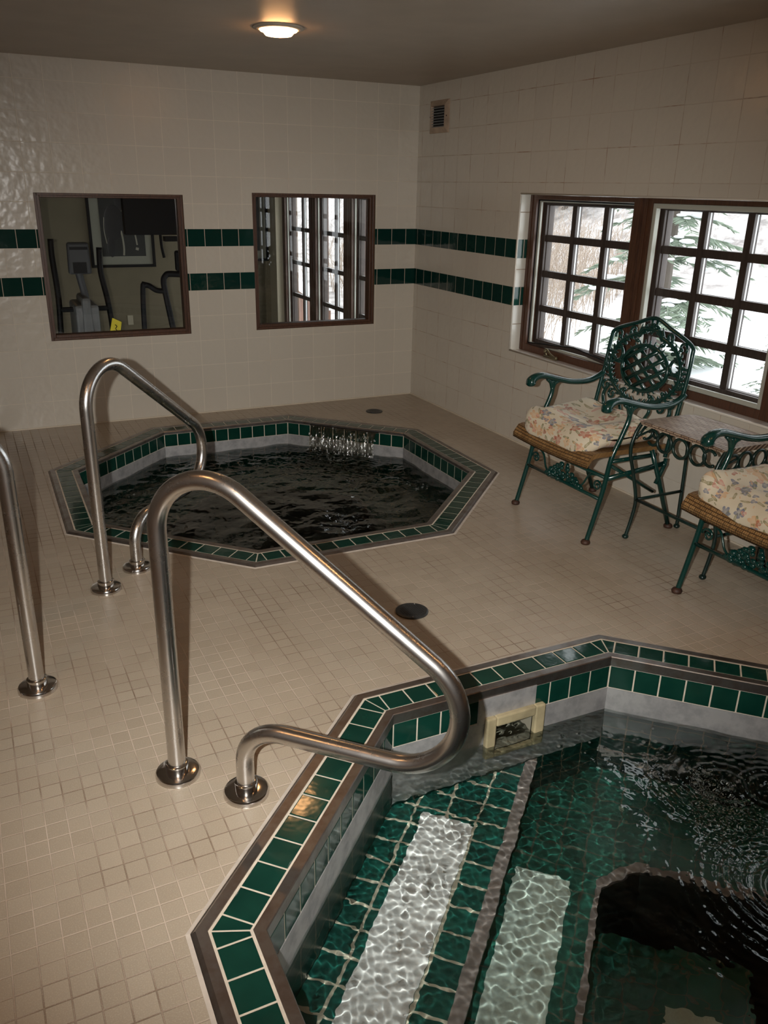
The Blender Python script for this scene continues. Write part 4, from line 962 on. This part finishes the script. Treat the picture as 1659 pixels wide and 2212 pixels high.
    g.tube(smoothpath([L(-0.5, 5.28), L(-0.2, 5.42), L(0, 5.62), L(0.2, 5.42), L(0.5, 5.28)]), 0.05, 7); g.ball(L(-0.09, 5.55), 0.085, 8, 6); g.ball(L(0.09, 5.55), 0.085, 8, 6)
    mk('back_ornament', g, IRON, t, smooth=True)
    return t
chair = make_chair()
chair.location = (-2.42 * S, -16.2 * S, 0); tag(chair, 'green cast-iron armchair with red-bloomed cushion, lattice back against the window', 'armchair', 'green iron armchairs')
ch2 = copy_tree(chair); ch2.location = (-2.28 * S, -22.92 * S, 0)
tag(ch2, 'green cast-iron armchair whose wicker seat carries the mostly blue-flowered cushion', 'armchair', 'green iron armchairs')

def cushion(name, loc, mat, seed, label, rz=0.0, thick=0.5):
    rng = random.Random(seed); nu, nv = 34, 38; g = G(); vs_ = []; uvs = []
    LX, LY = 2.95, 3.2
    ph = [rng.uniform(0, 6.28) for _ in range(8)]
    def sgnp(x, e): return math.copysign(abs(x) ** e, x)
    for i in range(nu + 1):
        th = -math.pi / 2 + math.pi * i / nu      # bottom to top
        for j_ in range(nv):
            a = 2 * math.pi * j_ / nv
            cr = abs(math.cos(th)) ** 0.30; x = LX / 2 * cr * sgnp(math.cos(a), 0.33); y = LY / 2 * cr * sgnp(math.sin(a), 0.33); z = thick * 0.5 * sgnp(math.sin(th), 0.75)
            u, v_ = x / LX, y / LY
            if z > 0:
                d = math.hypot(u * 1.7, v_ * 1.9)
                z -= 0.24 * math.exp(-(d / 0.5) ** 2); z += 0.06 * math.sin(4.2 * y + ph[0] + 1.4 * x) + 0.05 * math.sin(3.1 * x + ph[1] - 0.8 * y) + 0.03 * math.sin(7 * y - 3 * x + ph[2])
                z += 0.10 * math.exp(-((u + 0.42) / 0.13) ** 2)
            x += 0.05 * math.sin(3 * y + ph[3]); y += 0.05 * math.sin(3.3 * x + ph[4])
            z -= 0.30 * max(0, (-u - 0.30) / 0.2) ** 1.3; z += 0.10 * (2 * v_) ** 2 - 0.05
            vs_.append((x, y, z)); uvs.append(((y + z * math.sin(a)*-1) * 1.3, (x - z * math.cos(a)) * 1.3))
    fs = []
    for i in range(nu):
        for j_ in range(nv): fs.append((i * nv + j_, i * nv + (j_ + 1) % nv, (i + 1) * nv + (j_ + 1) % nv, (i + 1) * nv + j_))
    g.add(vs_, fs, 0, uvs)
    o = mk(name, g, mat, smooth=True, loc=loc); o.rotation_euler = (0, 0, rz)
    piping = None
    return tag(o, label, 'cushion', 'floral seat cushions')
cushion('seat_cushion', (-2.60, -16.18, 2.86), FLORAL_A, 2, 'cream floral cushion with red, pink and blue blooms, on the chair by the casements', rz=0.03, thick=0.62)
cushion('seat_cushion', (-2.46, -22.85, 2.86), FLORAL_B, 9, 'cream floral cushion with mostly blue and peach blooms, beyond the side table', rz=-0.02, thick=0.56)

# ------------------------------------------------------------------ side table
t = empty('side_table', (-1.66, -19.5, 0)); tag(t, 'small iron side table with grey wicker top between the two armchairs', 'side table')
TI = plain('blackened_green_iron', (0.006, 0.022, 0.018, 1), 0.3, nscale=3, namt=0.4)
x0, x1, y0, y1 = -0.98, 0.96, -1.46, 1.46
g = G(); nu, nv = 10, 14; vs_ = []; uvs = []
for off in (0, -0.15):
    for i in range(nu + 1):
        for j_ in range(nv + 1):
            u, v_ = i / nu, j_ / nv; e = 0.03 * ((2 * u - 1) ** 6 + (2 * v_ - 1) ** 6); vs_.append((x0 + u * (x1 - x0), y0 + v_ * (y1 - y0), 3.47 + off + (-e if off == 0 else e * 0.5) - 0.03 * math.sin(math.pi * u) * math.sin(math.pi * v_))); uvs.append((v_ * 2.9, u * 1.9 - off))
K = (nu + 1) * (nv + 1); id_ = lambda a, b, l: l * K + a * (nv + 1) + b; fs = []
for i in range(nu):
    for j_ in range(nv): fs += [(id_(i, j_, 0), id_(i, j_ + 1, 0), id_(i + 1, j_ + 1, 0), id_(i + 1, j_, 0)), (id_(i, j_, 1), id_(i + 1, j_, 1), id_(i + 1, j_ + 1, 1), id_(i, j_ + 1, 1))]
for i in range(nu):
    for b in (0, nv): fs.append((id_(i, b, 0), id_(i + 1, b, 0), id_(i + 1, b, 1), id_(i, b, 1)))
for j_ in range(nv):
    for a in (0, nu): fs.append((id_(a, j_, 0), id_(a, j_ + 1, 0), id_(a, j_ + 1, 1), id_(a, j_, 1)))
g.add(vs_, fs, 0, uvs); mk('table_top', g, WICKER2, t, smooth=True, auto=0.9)
for sx_ in (-1, 1):
    for sy_ in (-1, 1):
        xe, ye = (x0 if sx_ < 0 else x1), sy_ * 1.44
        g = G(); g.tube(smoothpath([(xe + 0.0 * sx_, ye, 0.06), (xe - sx_ * 0.14, ye, 0.6), (xe - sx_ * 0.20, ye, 1.15), (xe + sx_ * 0.0, ye, 1.9), (xe + sx_ * 0.22, ye, 2.6), (xe + sx_ * 0.14, ye, 3.05), (xe - sx_ * 0.05, ye, 3.38)] if sx_ < 0 else [(xe, ye, 0.06), (xe - 0.02, ye, 1.2), (xe - 0.05, ye, 2.3), (xe - 0.08, ye, 3.38)]), 0.05, 8)
        l = mk('leg', g, TI, t, smooth=True); mk('foot', G().ball((xe, ye, 0.07), 0.095, 10, 7, (1, 1, 0.75)), TI, l, smooth=True)
g = G()
for sy_ in (-1, 1):
    ye = sy_ * 1.44
    g.tube([(x0 + 0.2, ye, 1.15), (x1 - 0.02, ye, 1.16)], 0.045, 6)
    g.tube([(x0 - 0.1, ye, 2.95), (x0 + 0.25, ye, 3.32)], 0.035, 6); g.tube([(x0 - 0.12, ye, 2.98), (x0 + 0.62, ye, 3.2)], 0.03, 6)
g.tube([(x0 + 0.2, 1.44, 1.15), (x0 + 0.2, -1.44, 1.15)], 0.045, 6)
mk_each('stretcher', g, TI, t, smooth=True)
g = G()
def circ(x, y, z, r, a0=0, a1=2 * math.pi, plane='y', w=0.04):
    n = 22; pts = []
    for i in range(n + 1):
        a = a0 + (a1 - a0) * i / n; pts.append((x, y + r * math.cos(a), z + r * math.sin(a)) if plane == 'y' else (x + r * math.cos(a), y, z + r * math.sin(a)))
    g.tube(pts, w, 6)
for yy in (0.55, -0.02, -0.6):
    circ(x0 + 0.05, yy, 3.05, 0.25)
circ(x0 + 0.05, 0.98, 3.08, 0.2, math.pi * 0.2, math.pi * 1.75); circ(x0 + 0.05, -1.0, 3.08, 0.2, -math.pi * 0.75, math.pi * 0.8)
for ye in (-1.46, 1.46):
    for xx in (-0.25, 0.25): circ(xx, ye, 3.08, 0.22, plane='x')
    circ(-0.66, ye, 3.08, 0.19, -math.pi * 0.7, math.pi * 0.8, 'x'); circ(0.66, ye, 3.08, 0.19, math.pi * 0.2, math.pi * 1.7, 'x')
mk_each('scroll', g, TI, t, smooth=True)

# ------------------------------------------------------------------ waterfall sheet and bubbles
def waterfall():
    n, d, o = side_frame(c_far, 1); zw = SPAS['far']['w']; g = G(); NU, NV = 60, 16; rng = np.random.RandomState(4); vs_ = []
    # side 1 tangent points towards the upper left; along = -(x-y)/sqrt2
    for lay in (0, 1):
        for j_ in range(NV + 1):
            f_ = j_ / NV; z = 0.02 - f_ * (0.04 - zw + 0.0); z = 0.0 + (zw) * f_
            out_ = 0.06 + 0.42 * math.sqrt(f_)
            for i in range(NU + 1):
                a = (i / NU - 0.5) * 2.85 * (1 - 0.04 * f_); rip = 0.018 * math.sin(a * 17 + 2 * math.sin(f_ * 4)) * f_ + 0.012 * math.sin(a * 41 + 5 * f_)
                P = o + n * (RI - out_ + rip - lay * (0.012 + 0.03 * abs(math.sin(a * 5.2)) ** 8)) + d * a; vs_.append((P.x, P.y, z))
    K = (NU + 1) * (NV + 1); fs = []
    for lay in (0, 1):
        for j_ in range(NV):
            for i in range(NU):
                q = lay * K + j_ * (NU + 1) + i; fs.append((q, q + 1, q + NU + 2, q + NU + 1))
    g.add(vs_, fs); t = empty('waterfall', (0, 0, 0)); tag(t, 'thin sheet of water falling into the further spa from a slot in its rim', 'waterfall')
    m = M('falling_water'); tr = m.n('BsdfTransparent'); tr.inputs[0].default_value = (0.90, 0.90, 0.86, 1); gl = m.n('BsdfGlossy'); gl.inputs['Roughness'].default_value = 0.12
    lw = m.n('LayerWeight'); lw.inputs[0].default_value = 0.55; x = m.n('MixShader'); v = m.obj(); mp = m.n('Mapping'); m.l(v, mp.inputs[0]); mp.inputs['Scale'].default_value = (3, 3, 0.7)
    nz = m.noise(mp.outputs[0], 3, 3); bp_ = m.n('Bump'); bp_.inputs['Strength'].default_value = 0.8; bp_.inputs['Distance'].default_value = 0.01; m.l(nz, bp_.inputs['Height']); m.l(bp_.outputs[0], gl.inputs['Normal']); m.l(bp_.outputs[0], lw.inputs['Normal'])
    m.l(m.math('MULTIPLY', lw.outputs['Fresnel'], 0.6), x.inputs[0]); m.l(tr.outputs[0], x.inputs[1]); m.l(gl.outputs[0], x.inputs[2]); m.l(x.outputs[0], m.out.inputs['Surface'])
    mk('water_sheet', g, m.m, t, smooth=True)
    g = G(); rr = random.Random(2)
    for i in range(150):
        a = rr.uniform(-1.45, 1.45) if i % 3 else rr.choice((-1.42, 1.42, -1.0, -0.5, 0.0, 0.52, 0.98)) + rr.uniform(-.05, .05); f_ = rr.random() ** 0.8; P = o + n * (RI - 0.06 - 0.42 * math.sqrt(f_) - rr.uniform(0, 0.06)) + d * a
        g.ball((P.x, P.y, zw * f_), rr.uniform(0.012, 0.032), 7, 5, (1, 1, 1.5))
    DROP = M('water_droplet').set(Base_Color=(0.9, 0.92, 0.9, 1), Roughness=0.05, Transmission_Weight=0.7, IOR=1.33).m
    dr = mk('droplets', g, DROP, t, smooth=True); dr['kind'] = 'stuff'
    g = G(); P = lambda a, r, z: tuple(o + n * r + d * a + Vector((0, 0, z)))
    g.add([P(-1.5, RI + 0.0, 0.0), P(1.5, RI, 0.0), P(1.5, RI - 0.05, -0.0), P(-1.5, RI - 0.05, 0.0), P(-1.5, RI, -0.035), P(1.5, RI, -0.035), P(1.5, RI - 0.05, -0.035), P(-1.5, RI - 0.05, -0.035)], [(0, 1, 2, 3), (4, 7, 6, 5), (0, 4, 5, 1), (3, 2, 6, 7), (0, 3, 7, 4), (1, 5, 6, 2)])
    mk('waterfall_slot', g, BLACK, t_far)
    return DROP
DROP = waterfall()
BUB = M('foam_bubble').set(Base_Color=(0.8, 0.85, 0.83, 1), Roughness=0.05, Transmission_Weight=0.9, IOR=1.15).m
def bubbles(name, spots, zw, seed, label):
    rr = random.Random(seed); g = G()
    for (x, y, w, n_) in spots:
        for i in range(n_):
            a, r = rr.uniform(0, 6.28), w * math.sqrt(rr.random()); s_ = rr.uniform(0.015, 0.045)
            g.ball((x + r * math.cos(a), y + r * math.sin(a), zw + 0.004), s_, 8, 5, (1, 1, 0.7))
    return tag(mk(name, g, BUB, smooth=True), label, 'bubbles', kind='stuff')
bubbles('surface_bubbles', [(-7.15, -25.5, 0.22, 9), (-6.9, -26.1, 0.8, 9), (-8.2, -28.6, 1.0, 9), (-7.5, -24.2, 0.6, 7), (-9.2, -30.0, 0.5, 6), (-8.7, -23.8, 0.4, 4)], SPAS['near']['w'], 5, 'small bubbles floating where the jet stirs the nearer spa')
bubbles('surface_bubbles', [(-6.1, -5.1, 0.8, 40), (-4.6, -9.5, 0.5, 14), (-14.5, -6.2, 0.4, 6)], SPAS['far']['w'], 6, 'small bubbles on the further spa below the waterfall')
# rising cloud of jet bubbles below the surface
rr = random.Random(12); g = G()
for i in range(1100):
    f_ = rr.random(); w = 0.15 + 0.75 * f_; a = rr.uniform(0, 6.28); r = w * math.sqrt(rr.random())
    g.ball((-6.9 - 0.6 * f_ + r * math.cos(a), -25.3 - 1.5 * f_ + r * math.sin(a) * 0.8, SPAS['near']['w'] - 0.08 - 0.7 * rr.random()), rr.uniform(0.006, 0.017), 6, 4)
o = tag(mk('jet_bubbles', g, plain('fine_air_bubbles', (0.30, 0.32, 0.31, 1), 0.3), smooth=True), 'plume of air bubbles under the surface of the nearer spa', 'bubbles', kind='stuff'); caust(o, receiver=True)

# ------------------------------------------------------------------ outdoors
SNOW = plain('fresh_snow', (0.88, 0.90, 0.93, 1), 0.8, nscale=0.3, namt=0.03)
def terrain(x, y):
    z = -1.2 + 0.03 * max(0, x) + 0.45 * math.sin(x * 0.09 + 1) * math.sin(y * 0.11)
    z += 0.55 * max(0, x + 0.35 * max(0, y - 10) - 62) ** 1.0 if x + 0.35 * max(0, y - 10) > 62 else 0
    return z
g = G(); NX, NY = 60, 70; vs_ = []
for i in range(NX + 1):
    x = 1.35 + (i / NX) ** 1.8 * 220
    for j_ in range(NY + 1):
        y = -60 + 300 * j_ / NY; vs_.append((x, y, terrain(x, y)))
g.add(vs_, [(i * (NY + 1) + j_, (i + 1) * (NY + 1) + j_, (i + 1) * (NY + 1) + j_ + 1, i * (NY + 1) + j_ + 1) for i in range(NX) for j_ in range(NY)])
HM = M('snowy_hillside').set(Roughness=0.9); p_ = HM.tiles(); nz = HM.noise(p_, 0.35, 8, 0.75); nz2 = HM.noise(p_, 0.05, 3)
sx_ = HM.n('SeparateXYZ'); HM.l(p_, sx_.inputs[0]); far_ = HM.ramp(HM.math('MULTIPLY_ADD', HM.math('ADD', HM.math('ADD', sx_.outputs[1], HM.math('MULTIPLY', sx_.outputs[0], 0.15)), HM.math('MULTIPLY', nz, 24.0)), 0.01, 0.0), [(0.30, (0, 0, 0, 1)), (0.46, (1, 1, 1, 1))])
br_ = HM.mix(HM.ramp(nz, [(0.38, (0, 0, 0, 1)), (0.60, (1, 1, 1, 1))]), (0.17, 0.155, 0.15, 1), (0.46, 0.43, 0.42, 1))
HM.l(HM.mix(far_, (0.88, 0.90, 0.93, 1), br_), HM.b.inputs['Base Color'])
ground = mk('snow_ground', g, HM.m, smooth=True); struct(ground, 'snow covered ground rising to a brushy hillside outside')

NEEDLE = M('spruce_needles').set(Roughness=0.8); v = NEEDLE.obj(); f = NEEDLE.noise(v, 1.5, 3)
NEEDLE.l(NEEDLE.ramp(f, [(0.3, (0.11, 0.145, 0.10, 1)), (0.7, (0.20, 0.245, 0.19, 1))]), NEEDLE.b.inputs['Base Color'])
BARK = plain('spruce_bark', (0.10, 0.082, 0.07, 1), 0.9)
def make_spruce(H=27.0, R=6.2, seed=1):
    rng = random.Random(seed); t = empty('spruce_tree', (0, 0, 0)); tr = G(); tr.tube([(0, 0, -1), (0, 0, H)], [0.35, 0.05], 8); mk('trunk', tr, BARK, t)
    g = G(); sn = G(); z = 1.0
    while z < H * 0.96:
        rad = R * (1 - z / H) ** 0.8; nb = 6
        for b in range(nb):
            a = rng.uniform(0, 6.28); ln = rad * rng.uniform(0.75, 1.1); dr = Vector((math.cos(a), math.sin(a), 0)); pts = []
            for i in range(6):
                f_ = i / 5; pts.append(dr * ln * f_ + Vector((0, 0, z + 0.25 * ln * f_ - 0.45 * ln * f_ * f_)))
            g.tube(pts, [0.07, 0.06, 0.05, 0.04, 0.03, 0.015], 4)
            side = Vector((-dr.y, dr.x, 0)); nn = max(6, int(ln * 5.5))
            for i in range(nn):
                f_ = 0.12 + 0.88 * i / nn; k = f_ * 5; i0 = min(int(k), 4); P = pts[i0].lerp(pts[i0 + 1], k - i0); w = 0.22 * ln * (1 - f_ * 0.75) + 0.25
                for sg in (-1, 1):
                    tip = P + side * sg * w * rng.uniform(0.6, 1.1) + dr * w * 0.7 + Vector((0, 0, -w * rng.uniform(0.15, 0.6)))
                    u_ = (tip - P); pr = Vector((rng.uniform(-1, 1), rng.uniform(-1, 1), rng.uniform(-1, 1))).cross(u_).normalized() * (0.035 + 0.035 * rng.random())
                    g.add([tuple(P - pr * 0.6), tuple(P + pr * 0.6), tuple(P + u_ * 0.6 + pr), tuple(tip), tuple(P + u_ * 0.6 - pr)], [(0, 1, 2, 3, 4)])
            for i in range(2, 6):
                if rng.random() < 0.6: sn.ball(tuple(pts[i] + Vector((0, 0, 0.10)) + side * rng.uniform(-.3, .3)), rng.uniform(0.12, 0.34), 7, 5, (1.6, 1.6, 0.5))
        z += 1.15
    mk('foliage', g, NEEDLE.m, t, smooth='raw'); mk('snow_cover', sn, SNOW, t, smooth=True)['kind'] = 'stuff'; return t
spr = make_spruce()
SP = [((16.5, 1.2), 0.95, 0.4, 'snow-laden spruce standing behind the two casements'), ((56, 62), 1.5, 2.0, 'dim distant spruce high in the left casement'),
      ((86, 82), 1.9, 4.0, 'second dim spruce further back on the slope'), ((11.5, -11.0), 0.30, 1.0, 'small snowy spruce low behind the right casement')]
for i, ((x, y), sc, rz, lab) in enumerate(SP):
    o = spr if i == 0 else copy_tree(spr); o.location = (x * S, y * S, terrain(x, y) * S); o.scale = (sc, sc, sc); o.rotation_euler = (0, 0, rz); tag(o, lab, 'tree', 'snowy spruces outside')
# dry brush thicket
rr = random.Random(21); g = G()
for i in range(1500):
    x, y = rr.uniform(15, 44), rr.uniform(6, 54)
    if y < x * 0.85 - 4: continue
    z0 = terrain(x, y); h = rr.uniform(2.5, 8); lx, ly = rr.uniform(-2.5, 2.5), rr.uniform(-2.5, 2.5)
    g.tube([(x, y, z0), (x + lx * .3, y + ly * .3, z0 + h * .5), (x + lx, y + ly, z0 + h)], [0.03, 0.025, 0.01], 3)
    for k in range(3):
        f_ = rr.uniform(.3, .9); g.tube([(x + lx * f_, y + ly * f_, z0 + h * f_), (x + lx * f_ + rr.uniform(-1.6, 1.6), y + ly * f_ + rr.uniform(-1.6, 1.6), z0 + h * f_ + rr.uniform(.5, 2))], [0.02, 0.008], 3)
tag(mk('dry_brush', g, plain('tan_dry_twigs', (0.26, 0.205, 0.16, 1), 0.9)), 'tangle of dry tan brush outside the left casement', 'brush', kind='stuff')
# snow-covered wooden stair rail outside the gym
t = empty('deck_railing', (3.0, 20.0, -1.2)); tag(t, 'reddish wooden deck railing capped with snow, seen through the gym casements', 'railing')
g = G()
g.add([(0.0, -2, 2.6), (0.0, 14, 5.2), (0.0, 14, -2), (0.0, -2, -2), (0.4, -2, 2.6), (0.4, 14, 5.2), (0.4, 14, -2), (0.4, -2, -2)], [(0, 1, 2, 3), (7, 6, 5, 4), (0, 4, 5, 1), (1, 5, 6, 2), (2, 6, 7, 3), (3, 7, 4, 0)])
mk('side_board', g, plain('redwood_boards', (0.15, 0.07, 0.045, 1), 0.8, nscale=1, namt=0.3), t)
g = G(); g.tube([(0.2, -2, 2.85), (0.2, 14, 5.45)], 0.35, 8); mk('snow_cap', g, SNOW, t, smooth=True)
for yy in (-1, 6, 13): mk('post', G().box(-0.3, 0.1, yy - .2, yy + .2, -2, 4.5 + yy * .16), WOOD, t)

# window light portals (openings onto the overcast sky)
for (y0, y1, z0, z1) in ((YW1, YW0, ZW0, ZW1), (5.1, 18.9, 0.2, 8.9)):
    pl = bpy.data.lights.new('sky_portal', 'AREA'); pl.shape = 'RECTANGLE'; pl.size = abs(y1 - y0) * S; pl.size_y = (z1 - z0) * S; pl.cycles.is_portal = True
    po = bpy.data.objects.new('sky_portal', pl); COL.objects.link(po); po.location = (1.34 * S, (y0 + y1) / 2 * S, (z0 + z1) / 2 * S); po.rotation_euler = (math.pi / 2, 0, math.pi / 2)
